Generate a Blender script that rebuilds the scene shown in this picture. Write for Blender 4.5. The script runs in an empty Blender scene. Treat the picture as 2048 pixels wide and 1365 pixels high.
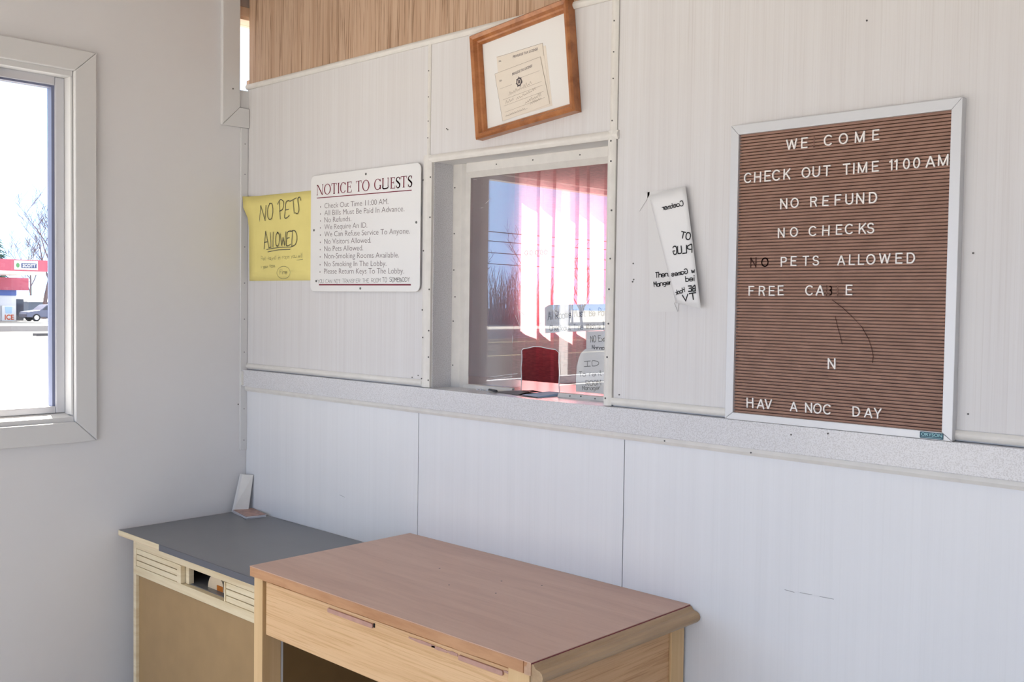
import bpy, bmesh, math, random
from mathutils import Vector, Matrix
random.seed(7)
SC = bpy.context.scene
COL = SC.collection
PI = math.pi

# ------------------------------------------------------------------ camera
cam_d = bpy.data.cameras.new('camera')
cam = bpy.data.objects.new('camera', cam_d)
COL.objects.link(cam)
cam_d.sensor_fit = 'HORIZONTAL'
cam_d.sensor_width = 36.0
cam_d.lens = 36.0 * 2023.09 / 2048.0
cam_d.clip_start = 0.02
cam_d.clip_end = 600
def camera_pose(loc, yaw, pitch, roll):
    fw = Vector((-math.cos(yaw) * math.cos(pitch), math.sin(yaw) * math.cos(pitch), -math.sin(pitch)))
    rt = Vector((math.sin(yaw), math.cos(yaw), 0))
    up = rt.cross(fw)
    r = rt * math.cos(roll) + up * math.sin(roll)
    u = -rt * math.sin(roll) + up * math.cos(roll)
    m = Matrix((r, u, -fw)).transposed().to_4x4()
    m.translation = loc
    return m
CAM = Vector((2.97305, -1.84689, 1.44662))
cam.matrix_world = camera_pose(CAM, 0.811963, 0.037701, 0.013917)
SC.camera = cam

# ------------------------------------------------------------------ sky, sun, exposure
SC.view_settings.view_transform = 'Standard'
SC.view_settings.look = 'None'
SC.view_settings.gamma = 1
SC.view_settings.use_curve_mapping = False
SC.view_settings.exposure = -0.12
SKY_HORIZON = (1.55, 2.35, 3.8, 1)
SKY_ZENITH = (2.6, 2.68, 2.8, 1)
w = bpy.data.worlds.new('sky')
SC.world = w
w.use_nodes = True
nt = w.node_tree
nt.nodes.clear()
wo = nt.nodes.new('ShaderNodeOutputWorld')
bg = nt.nodes.new('ShaderNodeBackground')
tc = nt.nodes.new('ShaderNodeTexCoord')
sx = nt.nodes.new('ShaderNodeSeparateXYZ')
rp = nt.nodes.new('ShaderNodeValToRGB')
rp.color_ramp.elements[0].position = 0.13
rp.color_ramp.elements[0].color = SKY_HORIZON
rp.color_ramp.elements[1].position = 0.36
rp.color_ramp.elements[1].color = SKY_ZENITH
nt.links.new(tc.outputs['Generated'], sx.inputs[0])
nt.links.new(sx.outputs['Z'], rp.inputs[0])
nt.links.new(rp.outputs[0], bg.inputs[0])
bg.inputs[1].default_value = 1.0
nt.links.new(bg.outputs[0], wo.inputs[0])

sun_d = bpy.data.lights.new('sun', 'SUN')
sun_d.energy = 32.0
sun_d.color = (1.0, 0.93, 0.83)
sun_d.angle = math.radians(0.53)
sun = bpy.data.objects.new('sun', sun_d)
COL.objects.link(sun)
SUN_TRAVEL = Vector((0.97 * math.cos(math.radians(57)), -0.24 * math.cos(math.radians(57)), -math.sin(math.radians(57))))
sun.rotation_euler = SUN_TRAVEL.to_track_quat('-Z', 'Y').to_euler()
sun.location = (-6, 2, 12)

def portal(name, loc, size, direction):
    d = bpy.data.lights.new(name, 'AREA')
    d.shape = 'RECTANGLE'
    d.size, d.size_y = size
    d.cycles.is_portal = True
    o = bpy.data.objects.new(name, d)
    COL.objects.link(o)
    o.location = loc
    o.rotation_euler = Vector(direction).to_track_quat('-Z', 'Y').to_euler()
REAR_X0, REAR_X1, REAR_Z0, REAR_Z1 = 0.15, 4.35, 0.15, 1.95
portal('rear_window_portal', ((REAR_X0 + REAR_X1) / 2, -3.66, (REAR_Z0 + REAR_Z1) / 2), (REAR_X1 - REAR_X0, REAR_Z1 - REAR_Z0), (0, 1, 0))
portal('office_fill_portal', (1.8, 4.1, 1.55), (1.6, 1.1), (0, -1, 0))  # portal for the opening added in the unseen office wall
portal('side_window_portal', (-0.17, -1.5, 1.58), (1.9, 1.04), (1, 0, 0))

# ------------------------------------------------------------------ materials
MATS = {}
def new_mat(name):
    m = bpy.data.materials.new(name)
    m.use_nodes = True
    MATS[name] = m
    n = m.node_tree.nodes
    return m, n, m.node_tree.links, n['Principled BSDF']
def c4(c):
    return (c[0], c[1], c[2], 1)
def srgb(r, g, b):
    f = lambda v: (v / 255 / 12.92) if v / 255 <= 0.04045 else ((v / 255 + 0.055) / 1.055) ** 2.4
    return (f(r), f(g), f(b))
def plain(name, col, rough=0.5, spec=0.4, metal=0.0, noise=0.0, nscale=20):
    m, n, l, b = new_mat(name)
    b.inputs['Roughness'].default_value = rough
    b.inputs['Specular IOR Level'].default_value = spec
    b.inputs['Metallic'].default_value = metal
    b.inputs['Base Color'].default_value = c4(col)
    if noise:
        t = n.new('ShaderNodeTexCoord'); x = n.new('ShaderNodeTexNoise'); r = n.new('ShaderNodeValToRGB')
        x.inputs['Scale'].default_value = nscale; x.inputs['Detail'].default_value = 5
        l.new(t.outputs['Object'], x.inputs['Vector']); l.new(x.outputs[0], r.inputs[0])
        r.color_ramp.elements[0].position = 0.3; r.color_ramp.elements[1].position = 0.7
        r.color_ramp.elements[0].color = c4([v * (1 - noise) for v in col])
        r.color_ramp.elements[1].color = c4([min(1, v * (1 + noise)) for v in col])
        l.new(r.outputs[0], b.inputs['Base Color'])
    return m
def grain(name, stops, scale, rough=0.5, spec=0.35, detail=8, distort=0.0, stops2=None, scale2=None, amount2=0.5, bump=0.0, rot=(0, 0, 0)):
    """Stretched noise: streaks and wood grain running along the axis with the small scale."""
    m, n, l, b = new_mat(name)
    b.inputs['Roughness'].default_value = rough
    b.inputs['Specular IOR Level'].default_value = spec
    t = n.new('ShaderNodeTexCoord')
    def layer(sc, st):
        mp = n.new('ShaderNodeMapping'); mp.inputs['Scale'].default_value = sc
        mp.inputs['Rotation'].default_value = rot
        x = n.new('ShaderNodeTexNoise'); x.inputs['Scale'].default_value = 1.0
        x.inputs['Detail'].default_value = detail; x.inputs['Roughness'].default_value = 0.62
        x.inputs['Distortion'].default_value = distort
        r = n.new('ShaderNodeValToRGB')
        while len(r.color_ramp.elements) < len(st):
            r.color_ramp.elements.new(0.5)
        for e, (p, c) in zip(r.color_ramp.elements, st):
            e.position = p; e.color = c4(c)
        l.new(t.outputs['Object'], mp.inputs[0]); l.new(mp.outputs[0], x.inputs['Vector']); l.new(x.outputs[0], r.inputs[0])
        return r, x
    r, x = layer(scale, stops)
    out = r.outputs[0]
    if stops2:
        r2, _ = layer(scale2, stops2)
        mx = n.new('ShaderNodeMix'); mx.data_type = 'RGBA'; mx.blend_type = 'MULTIPLY'
        mx.inputs[0].default_value = amount2
        l.new(out, mx.inputs[6]); l.new(r2.outputs[0], mx.inputs[7])
        out = mx.outputs[2]
    l.new(out, b.inputs['Base Color'])
    if bump:
        bp = n.new('ShaderNodeBump'); bp.inputs['Strength'].default_value = bump; bp.inputs['Distance'].default_value = 0.002
        l.new(x.outputs[0], bp.inputs['Height']); l.new(bp.outputs[0], b.inputs['Normal'])
    return m

plain('left_wall_paint', (0.77, 0.755, 0.755), 0.6, 0.25, noise=0.012, nscale=3)
plain('white_paint', (0.72, 0.71, 0.70), 0.5, 0.35)
plain('trim_paint', (0.74, 0.71, 0.665), 0.5, 0.35, noise=0.04, nscale=35)
grain('upper_panel', [(0.25, srgb(211, 207, 206)), (0.5, srgb(217, 214, 213)), (0.75, srgb(221, 219, 219))], (55, 55, 0.5), 0.42, 0.35,
      stops2=[(0.34, (0.86, 0.84, 0.82)), (0.47, (1, 1, 1))], scale2=(330, 330, 1.6), amount2=0.6)
grain('lower_panel', [(0.3, srgb(226, 226, 228)), (0.7, srgb(230, 230, 232))], (40, 40, 0.6), 0.38, 0.4,
      stops2=[(0.36, (0.965, 0.965, 0.96)), (0.48, (1, 1, 1))], scale2=(260, 260, 1.5), amount2=0.5)
grain('wood_panel', [(0.30, srgb(152, 120, 94)), (0.43, srgb(184, 152, 126)), (0.56, srgb(197, 167, 142)), (0.75, srgb(184, 153, 128))], (24, 24, 0.6), 0.45, 0.3, distort=1.5,
      stops2=[(0.38, (0.36, 0.28, 0.20)), (0.47, (1, 1, 1))], scale2=(150, 150, 2.2), amount2=0.85)
grain('oak', [(0.3, srgb(214, 172, 126)), (0.5, srgb(226, 186, 140)), (0.7, srgb(230, 192, 148))], (1.6, 3, 55), 0.45, 0.3, distort=0.9,
      stops2=[(0.40, (0.80, 0.71, 0.60)), (0.49, (1, 1, 1))], scale2=(4, 8, 230), amount2=0.75)
grain('oak_side_shaded', [(0.3, srgb(196, 152, 108)), (0.5, srgb(212, 170, 126)), (0.7, srgb(218, 178, 134))], (3, 1.6, 55), 0.45, 0.3, distort=0.9,
      stops2=[(0.40, (0.76, 0.66, 0.55)), (0.49, (1, 1, 1))], scale2=(8, 4, 210), amount2=0.75, rot=(0.22, 0, 0))  # oak darkened for the weaker light on the desk's right side
grain('oak_post', [(0.3, srgb(212, 174, 124)), (0.6, srgb(226, 192, 144))], (30, 30, 1.5), 0.45, 0.3)
grain('oak_lip', [(0.3, srgb(150, 120, 88)), (0.6, srgb(186, 156, 120))], (30, 2, 30), 0.35, 0.45)
grain('desk_laminate', [(0.3, srgb(192, 153, 133)), (0.5, srgb(201, 163, 142)), (0.7, srgb(207, 171, 150))], (2.2, 26, 26), 0.34, 0.45, distort=0.5,
      stops2=[(0.4, (0.93, 0.91, 0.90)), (0.5, (1, 1, 1))], scale2=(10, 130, 130), amount2=0.6)
grain('desk_edge', [(0.3, srgb(176, 126, 88)), (0.6, srgb(200, 152, 112))], (6, 40, 40), 0.5, 0.3)
plain('peeled_strip', srgb(190, 148, 132), 0.5, 0.3, noise=0.08, nscale=60)
plain('gray_laminate', srgb(120, 121, 125), 0.36, 0.45, noise=0.03, nscale=8)
plain('gray_band', srgb(98, 99, 106), 0.4, 0.4)
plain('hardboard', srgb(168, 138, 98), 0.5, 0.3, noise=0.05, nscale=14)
plain('hardboard_shaded', srgb(132, 104, 66), 0.5, 0.3, noise=0.05, nscale=14)  # hardboard with the kneehole shade put into its colour
grain('cream_wood', [(0.3, srgb(218, 196, 156)), (0.6, srgb(235, 219, 186))], (3, 3, 60), 0.5, 0.3)
plain('olive_wood', srgb(150, 124, 58), 0.5, 0.3)
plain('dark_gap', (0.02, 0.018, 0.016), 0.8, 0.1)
plain('nail_metal', (0.10, 0.095, 0.09), 0.5, 0.4)
plain('screw_metal', (0.16, 0.16, 0.15), 0.4, 0.5, 0.6)
plain('sign_white', (0.80, 0.785, 0.765), 0.35, 0.45)
plain('maroon_ink', srgb(128, 46, 62), 0.5, 0.2)
plain('grey_ink', srgb(140, 130, 130), 0.5, 0.2)
plain('black_ink', (0.022, 0.021, 0.022), 0.5, 0.2)
plain('pen_ink', (0.10, 0.10, 0.085), 0.5, 0.2)
plain('yellow_paper', srgb(234, 219, 140), 0.7, 0.15, noise=0.04, nscale=9)
plain('white_paper', (0.80, 0.79, 0.785), 0.7, 0.15)
plain('shaded_paper', (0.71, 0.695, 0.685), 0.7, 0.15)  # white paper with the shade on the back sheet darkened into its colour
plain('note_paper', (0.74, 0.75, 0.78), 0.7, 0.15)
plain('alu_frame', (0.66, 0.66, 0.67), 0.4, 0.5, 0.25)
plain('alu_window', (0.68, 0.68, 0.71), 0.4, 0.5, 0.3)
plain('gasket', (0.20, 0.22, 0.33), 0.5, 0.4)
plain('letter_white', (0.86, 0.82, 0.78), 0.4, 0.4)
plain('felt', srgb(158, 125, 110), 0.9, 0.1, noise=0.10, nscale=26)
plain('felt_faint', srgb(128, 98, 86), 0.9, 0.1)
plain('felt_dark', srgb(66, 44, 38), 0.9, 0.1)
plain('teal_plate', srgb(44, 84, 100), 0.4, 0.4)
plain('pale_teal', srgb(150, 200, 206), 0.4, 0.4)
grain('frame_wood', [(0.3, srgb(136, 80, 44)), (0.5, srgb(172, 110, 66)), (0.7, srgb(190, 128, 80))], (14, 14, 14), 0.3, 0.5, distort=1.2)
plain('mat_board', (0.80, 0.785, 0.765), 0.7, 0.15)
plain('licence_paper', srgb(228, 218, 205), 0.7, 0.15)
plain('licence_ink', srgb(148, 134, 122), 0.6, 0.2)
plain('licence_bold', srgb(118, 110, 112), 0.6, 0.2)
plain('floor_tile', (0.56, 0.55, 0.54), 0.5, 0.3, noise=0.08, nscale=5)
plain('ceiling_paint', (0.72, 0.71, 0.69), 0.7, 0.2)
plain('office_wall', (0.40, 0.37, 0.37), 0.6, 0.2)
plain('concrete', (0.375, 0.362, 0.342), 0.85, 0.15, noise=0.08, nscale=0.6)
plain('asphalt', (0.050, 0.050, 0.056), 0.95, 0.02, noise=0.08, nscale=0.7)
plain('curb_concrete', (0.07, 0.068, 0.075), 0.95, 0.02)
plain('canopy_red', (0.46, 0.10, 0.145), 0.45, 0.3)
plain('canopy_white', (0.75, 0.75, 0.75), 0.5, 0.3)
plain('sign_blue', (0.05, 0.07, 0.16), 0.5, 0.3)
plain('sign_green', (0.10, 0.26, 0.10), 0.5, 0.3)
plain('store_blue', (0.10, 0.16, 0.42), 0.5, 0.3)
plain('ice_orange', (0.6, 0.10, 0.03), 0.5, 0.3)
plain('car_paint', (0.10, 0.11, 0.17), 0.3, 0.5, 0.2)
plain('car_glass', (0.03, 0.035, 0.05), 0.1, 0.5)
plain('tyre', (0.02, 0.02, 0.022), 0.8, 0.2)
plain('shed_wall', (0.10, 0.13, 0.18), 0.6, 0.2)
plain('bark', (0.13, 0.10, 0.105), 0.9, 0.1)
plain('twig_purple', (0.11, 0.078, 0.088), 0.9, 0.1)
plain('needle', (0.05, 0.10, 0.075), 0.8, 0.1)
plain('wire', (0.02, 0.02, 0.025), 0.6, 0.2)
plain('card_print', srgb(176, 140, 128), 0.4, 0.4, noise=0.35, nscale=55)
plain('card_white', (0.72, 0.70, 0.72), 0.5, 0.3)
plain('leaflet_dark', (0.06, 0.055, 0.06), 0.3, 0.45)
plain('leaflet_blue', srgb(178, 206, 235), 0.7, 0.2)
plain('cardboard', srgb(226, 204, 172), 0.7, 0.2)
plain('orange_label', srgb(190, 110, 40), 0.6, 0.2)
plain('peach_wood', srgb(226, 190, 158), 0.5, 0.3)
plain('dark_soffit', srgb(168, 150, 140), 0.6, 0.2)
plain('scuff', srgb(150, 148, 150), 0.6, 0.2)
plain('scratch_white', (0.75, 0.75, 0.78), 0.4, 0.3)
plain('chip_rough', srgb(196, 160, 132), 0.8, 0.2, noise=0.12, nscale=90)

# speckled laminate of the ledge
m, n, l, b = new_mat('speckled_laminate')
b.inputs['Roughness'].default_value = 0.22
b.inputs['Specular IOR Level'].default_value = 0.5
t = n.new('ShaderNodeTexCoord'); x = n.new('ShaderNodeTexNoise'); r = n.new('ShaderNodeValToRGB')
x.inputs['Scale'].default_value = 420; x.inputs['Detail'].default_value = 3
r.color_ramp.elements[0].position = 0.36; r.color_ramp.elements[0].color = c4(srgb(196, 194, 195))
r.color_ramp.elements[1].position = 0.56; r.color_ramp.elements[1].color = c4(srgb(219, 218, 220))
l.new(t.outputs['Object'], x.inputs['Vector']); l.new(x.outputs[0], r.inputs[0]); l.new(r.outputs[0], b.inputs['Base Color'])

def glass(name, tint, base=0.04, power=5.0):
    """Thin clear sheet: transparent with a mirror share that grows at grazing angles."""
    m, n, l, b = new_mat(name)
    n.remove(b)
    out = n['Material Output']
    tr = n.new('ShaderNodeBsdfTransparent'); tr.inputs[0].default_value = c4(tint)
    gl = n.new('ShaderNodeBsdfGlossy'); gl.inputs['Roughness'].default_value = 0.0
    gl.inputs[0].default_value = (1, 1, 1, 1)
    lw = n.new('ShaderNodeLayerWeight'); lw.inputs[0].default_value = 0.5
    p = n.new('ShaderNodeMath'); p.operation = 'POWER'; p.inputs[1].default_value = power
    a = n.new('ShaderNodeMath'); a.operation = 'MULTIPLY_ADD'; a.inputs[1].default_value = 1 - base; a.inputs[2].default_value = base
    mx = n.new('ShaderNodeMixShader')
    l.new(lw.outputs['Facing'], p.inputs[0]); l.new(p.outputs[0], a.inputs[0])
    l.new(a.outputs[0], mx.inputs[0]); l.new(tr.outputs[0], mx.inputs[1]); l.new(gl.outputs[0], mx.inputs[2])
    l.new(mx.outputs[0], out.inputs['Surface'])
    return m
glass('window_glass', (0.97, 0.98, 0.98))
glass('service_glass', (0.95, 0.95, 0.95), base=0.125)

def cloth(name, col, trans):
    m, n, l, b = new_mat(name)
    n.remove(b)
    out = n['Material Output']
    d = n.new('ShaderNodeBsdfDiffuse'); tl = n.new('ShaderNodeBsdfTranslucent'); mx = n.new('ShaderNodeMixShader')
    t = n.new('ShaderNodeTexCoord'); mp = n.new('ShaderNodeMapping'); mp.inputs['Scale'].default_value = (40, 40, 260)
    x = n.new('ShaderNodeTexNoise'); x.inputs['Scale'].default_value = 1; x.inputs['Detail'].default_value = 2
    r = n.new('ShaderNodeValToRGB')
    r.color_ramp.elements[0].position = 0.35; r.color_ramp.elements[0].color = c4([v * 0.8 for v in col])
    r.color_ramp.elements[1].position = 0.65; r.color_ramp.elements[1].color = c4(col)
    l.new(t.outputs['Object'], mp.inputs[0]); l.new(mp.outputs[0], x.inputs['Vector']); l.new(x.outputs[0], r.inputs[0])
    l.new(r.outputs[0], d.inputs[0]); l.new(r.outputs[0], tl.inputs[0])
    mx.inputs[0].default_value = trans
    l.new(d.outputs[0], mx.inputs[1]); l.new(tl.outputs[0], mx.inputs[2]); l.new(mx.outputs[0], out.inputs['Surface'])
cloth('curtain_cloth', (0.90, 0.41, 0.44), 0.90)

# ------------------------------------------------------------------ mesh helpers
class MB:
    def __init__(self):
        self.v = []; self.f = []
    def add(self, verts, faces):
        o = len(self.v)
        self.v += [Vector(p) for p in verts]
        self.f += [[i + o for i in f] for f in faces]
        return self
    def box(self, x0, x1, y0, y1, z0, z1):
        v = [(x0, y0, z0), (x1, y0, z0), (x1, y1, z0), (x0, y1, z0), (x0, y0, z1), (x1, y0, z1), (x1, y1, z1), (x0, y1, z1)]
        return self.add(v, [(0, 3, 2, 1), (4, 5, 6, 7), (0, 1, 5, 4), (1, 2, 6, 5), (2, 3, 7, 6), (3, 0, 4, 7)])
    def hexa(self, a, b):
        """Solid between two quads given in the same winding."""
        return self.add(list(a) + list(b), [(3, 2, 1, 0), (4, 5, 6, 7), (0, 1, 5, 4), (1, 2, 6, 5), (2, 3, 7, 6), (3, 0, 4, 7)])
    def prism(self, pts, axis, lo, hi):
        """Extrude a 2D outline along an axis; pts are the other two coordinates in xyz order."""
        n = len(pts)
        def mk(p, h):
            return {'x': (h, p[0], p[1]), 'y': (p[0], h, p[1]), 'z': (p[0], p[1], h)}[axis]
        v = [mk(p, lo) for p in pts] + [mk(p, hi) for p in pts]
        f = [tuple(range(n))[::-1], tuple(range(n, 2 * n))] + [(i, (i + 1) % n, n + (i + 1) % n, n + i) for i in range(n)]
        return self.add(v, f)
    def tube(self, pts, rads, seg=6, cap=True):
        pts = [Vector(p) for p in pts]
        rings = []
        for i, p in enumerate(pts):
            d = (pts[min(i + 1, len(pts) - 1)] - pts[max(i - 1, 0)]).normalized()
            a = d.orthogonal().normalized(); c = d.cross(a)
            r = rads[i] if isinstance(rads, (list, tuple)) else rads
            rings.append([p + (a * math.cos(2 * PI * k / seg) + c * math.sin(2 * PI * k / seg)) * r for k in range(seg)])
        v = [q for R in rings for q in R]
        f = []
        for i in range(len(rings) - 1):
            for k in range(seg):
                f.append((i * seg + k, i * seg + (k + 1) % seg, (i + 1) * seg + (k + 1) % seg, (i + 1) * seg + k))
        if cap:
            f.append(tuple(range(seg))[::-1]); f.append(tuple(range((len(rings) - 1) * seg, len(rings) * seg)))
        return self.add(v, f)
    def disc(self, c, r, h, axis='y', seg=10, dome=0.0):
        """Short cylinder starting at c and rising by h along the axis."""
        c = Vector(c)
        e = {'x': Vector((1, 0, 0)), 'y': Vector((0, 1, 0)), 'z': Vector((0, 0, 1))}[axis]
        return self.tube([c, c + e * h], r, seg)
def build(name, mb, mat, parent=None, origin=None, bevel=0.0, smooth=False, seg=2):
    me = bpy.data.meshes.new(name)
    off = Vector((0, 0, 0))
    if parent is not None:
        p = parent
        while p is not None:
            off += Vector(p.location); p = p.parent
    if origin is not None:
        origin = Vector(origin)
    elif parent is None:
        origin = Vector((0, 0, 0))
    else:
        origin = off
    me.from_pydata([tuple(v - origin) for v in mb.v], [], [tuple(f) for f in mb.f])
    bm = bmesh.new(); bm.from_mesh(me)
    bmesh.ops.recalc_face_normals(bm, faces=bm.faces)
    bm.to_mesh(me); bm.free()
    me.materials.append(MATS[mat])
    if smooth:
        me.polygons.foreach_set('use_smooth', [True] * len(me.polygons))
    o = bpy.data.objects.new(name, me)
    COL.objects.link(o)
    o.location = origin - off
    if parent is not None:
        o.parent = parent
    if bevel:
        md = o.modifiers.new('bevel', 'BEVEL'); md.width = bevel; md.segments = seg; md.limit_method = 'ANGLE'
        md.angle_limit = math.radians(40); md.harden_normals = False
    return o
def tag(o, label, cat, group=None, kind=None):
    o['label'] = label; o['category'] = cat
    if group: o['group'] = group
    if kind: o['kind'] = kind
    return o
def thing(name, label, cat, loc, group=None, kind=None):
    o = bpy.data.objects.new(name, None)
    COL.objects.link(o)
    o.location = loc; o.empty_display_size = 0.05
    return tag(o, label, cat, group, kind)
def structure(name, mb, mat, label, cat, bevel=0.0):
    return tag(build(name, mb, mat, bevel=bevel), label, cat, kind='structure')
def link_copy(o, loc, label=None, rot=None):
    c = o.copy(); COL.objects.link(c); c.location = loc
    if rot is not None: c.rotation_euler = rot
    if label: c['label'] = label
    for ch in list(o.children):
        d = ch.copy(); COL.objects.link(d); d.parent = c
    return c
def nails(parent, pts, y, r=0.0022, mat='nail_metal', h=0.0012):
    for px, pz in pts:
        build('nail', MB().disc((px, y, pz), r, -h, 'y', 8), mat, parent)

# ------------------------------------------------------------------ writing
FONT = {}
def parse_font():
    src = '''A:02 29 42|15 35;B:02 09 28 37 36 25 05|25 44 43 32 02;C:48 39 19 07 04 12 32 43;D:02 09 29 47 44 22 02;E:49 09 02 42|06 36;F:49 09 02|06 36;G:48 39 19 07 04 12 32 44 45 25;H:09 02|49 42|06 46;I:29 22|09 49|02 42;K:09 02|49 05 42;L:09 02 42;M:02 09 25 49 42;N:02 09 42 49;O:19 07 04 12 32 44 47 39 19;P:02 09 29 48 46 25 05;R:02 09 29 48 46 25 05|15 42;S:48 39 19 07 16 35 44 43 32 12 03;T:09 49|29 22;U:09 03 12 32 43 49;V:09 22 49;W:09 12 26 32 49;Y:09 26 49|26 22;X:09 42|02 49;a:46 16 05 03 12 32 46 42;b:09 02 32 43 45 36 06;c:45 36 16 05 03 12 32 43;d:46 16 05 03 12 32 43|49 42;e:04 44 45 36 16 05 03 12 32 43;f:39 28 22|05 35;g:46 16 05 04 13 43|46 41 30 10;h:09 02|05 16 36 45 42;i:16 12|18 19;k:09 02|36 04 32;l:19 12;m:06 02|05 16 25 22|25 36 45 42;n:06 02|05 16 36 45 42;o:16 05 03 12 32 43 45 36 16;p:06 00|06 36 45 43 32 02;r:06 02|04 16 36;s:45 36 16 05 14 34 43 32 12 03;t:19 13 22 32|06 36;u:06 03 12 32 43|46 42;v:06 22 46;w:06 12 25 32 46;y:06 23|46 10;x:06 42|02 46;1:18 29 22;0:19 07 04 12 32 44 47 39 19;::16 15|13 12;.:02 12'''
    for it in src.split(';'):
        if not it: continue
        if it.startswith('::'): k, s = ':', it[2:]
        else: k, s = it.split(':', 1)
        FONT[k] = [[(int(p[0]) / 4.0, (int(p[1]) - 2) / 7.0) for p in st.split()] for st in s.split('|')]
parse_font()
NARROW = {'i': 0.45, 'l': 0.45, '.': 0.45, ':': 0.45, ' ': 0.8, '1': 0.7, 't': 0.8, 'r': 0.85, 'f': 0.8}
class Plane3:
    """A drawing plane: u along the writing, v upwards, n towards the viewer."""
    def __init__(self, o, u, v):
        self.o = Vector(o); self.u = Vector(u).normalized(); self.v = Vector(v).normalized(); self.n = self.u.cross(self.v)
    def at(self, a, b, h=0.0):
        return self.o + self.u * a + self.v * b + self.n * h
def ribbon(mb, pl, pts, width, h=0.0):
    """Pen stroke along 2D points lying on the plane, slightly raised."""
    for (a, b) in zip(pts[:-1], pts[1:]):
        dx, dy = b[0] - a[0], b[1] - a[1]
        L = math.hypot(dx, dy)
        if L < 1e-7: continue
        ex, ey = dx / L * width * 0.4, dy / L * width * 0.4
        nx, ny = -dy / L * width / 2, dx / L * width / 2
        q = [(a[0] - ex + nx, a[1] - ey + ny), (a[0] - ex - nx, a[1] - ey - ny), (b[0] + ex - nx, b[1] + ey - ny), (b[0] + ex + nx, b[1] + ey + ny)]
        mb.add([pl.at(p[0], p[1], h) for p in q], [(0, 1, 2, 3)])
def smooth_path(pts, n=3):
    if len(pts) < 3: return pts
    out = []
    P = [pts[0]] + list(pts) + [pts[-1]]
    for i in range(1, len(P) - 2):
        p0, p1, p2, p3 = P[i - 1], P[i], P[i + 1], P[i + 2]
        for k in range(n):
            t = k / n
            f = lambda a: 0.5 * (2 * p1[a] + (p2[a] - p0[a]) * t + (2 * p0[a] - 5 * p1[a] + 4 * p2[a] - p3[a]) * t * t + (3 * p1[a] - p0[a] - 3 * p2[a] + p3[a]) * t ** 3)
            out.append((f(0), f(1)))
    out.append(pts[-1])
    return out
def hand(mb, pl, text, a0, b0, a1, b1, cap, width, h=0.0003, jitter=0.04, rnd=None, mirror=False):
    """Handwriting from (a0,b0) to (a1,b1) on the plane, capitals cap tall."""
    rnd = rnd or random.Random(hash(text) % 1000 if False else len(text) * 7 + 3)
    adv = [NARROW.get(c, 1.0) for c in text]
    tot = sum(adv)
    L = math.hypot(a1 - a0, b1 - b0); ux, uy = (a1 - a0) / L, (b1 - b0) / L
    vx, vy = (-uy, ux) if not mirror else (uy, -ux)
    pos = 0.0
    for c, w_ in zip(text, adv):
        if c in FONT:
            gw = L / tot * w_ * 0.78
            jx, jy, sk = rnd.uniform(-1, 1) * jitter * cap, rnd.uniform(-1, 1) * jitter * cap * 1.3, rnd.uniform(-0.1, 0.16)
            sc = 1 + rnd.uniform(-1, 1) * jitter * 1.5
            for st in FONT[c]:
                q = []
                rounded = len(st) > 4
                for (gx, gy) in (smooth_path(st) if rounded else st):
                    gx = gx if c not in 'il.:' else gx * 1.0
                    lx = pos * L / tot + gx * gw + jx + sk * gy * cap * 0.5
                    ly = gy * cap * sc + jy
                    q.append((a0 + ux * lx + vx * ly, b0 + uy * lx + vy * ly))
                ribbon(mb, pl, q, width, h)
        pos += w_
def font_mesh(text, extrude=0.0, offset=0.0, name='lettering'):
    cu = bpy.data.curves.new('tmp_text', 'FONT')
    cu.body = text; cu.size = 1.0; cu.extrude = extrude; cu.offset = offset; cu.resolution_u = 4
    ob = bpy.data.objects.new('tmp_text', cu)
    COL.objects.link(ob)
    bpy.context.view_layer.update()
    me = bpy.data.meshes.new_from_object(ob.evaluated_get(bpy.context.evaluated_depsgraph_get()))
    bpy.data.objects.remove(ob); bpy.data.curves.remove(cu)
    me.name = name
    return me
_caph = None
def cap_height():
    global _caph
    if _caph is None:
        me = font_mesh('H'); _caph = max(v.co.y for v in me.vertices); bpy.data.meshes.remove(me)
    return _caph
def printed(mb, pl, text, a0, b0, a1, b1, cap, h=0.0004, offset=0.0):
    """Printed sans lettering stretched to the given width and capital height."""
    me = font_mesh(text, offset=offset)
    xs = [v.co.x for v in me.vertices]; x0, x1 = min(xs), max(xs)
    ch = cap_height()
    vs = []
    for v in me.vertices:
        t = (v.co.x - x0) / (x1 - x0)
        vs.append(pl.at(a0 + (a1 - a0) * t, b0 + (b1 - b0) * t + v.co.y / ch * cap, h))
    mb.add(vs, [tuple(p.vertices) for p in me.polygons])
    bpy.data.meshes.remove(me)
def poly(mb, pl, pts, h=0.0):
    mb.add([pl.at(p[0], p[1], h) for p in pts], [tuple(range(len(pts)))])
def rect(mb, pl, a0, a1, b0, b1, h=0.0):
    poly(mb, pl, [(a0, b0), (a1, b0), (a1, b1), (a0, b1)], h)
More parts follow.
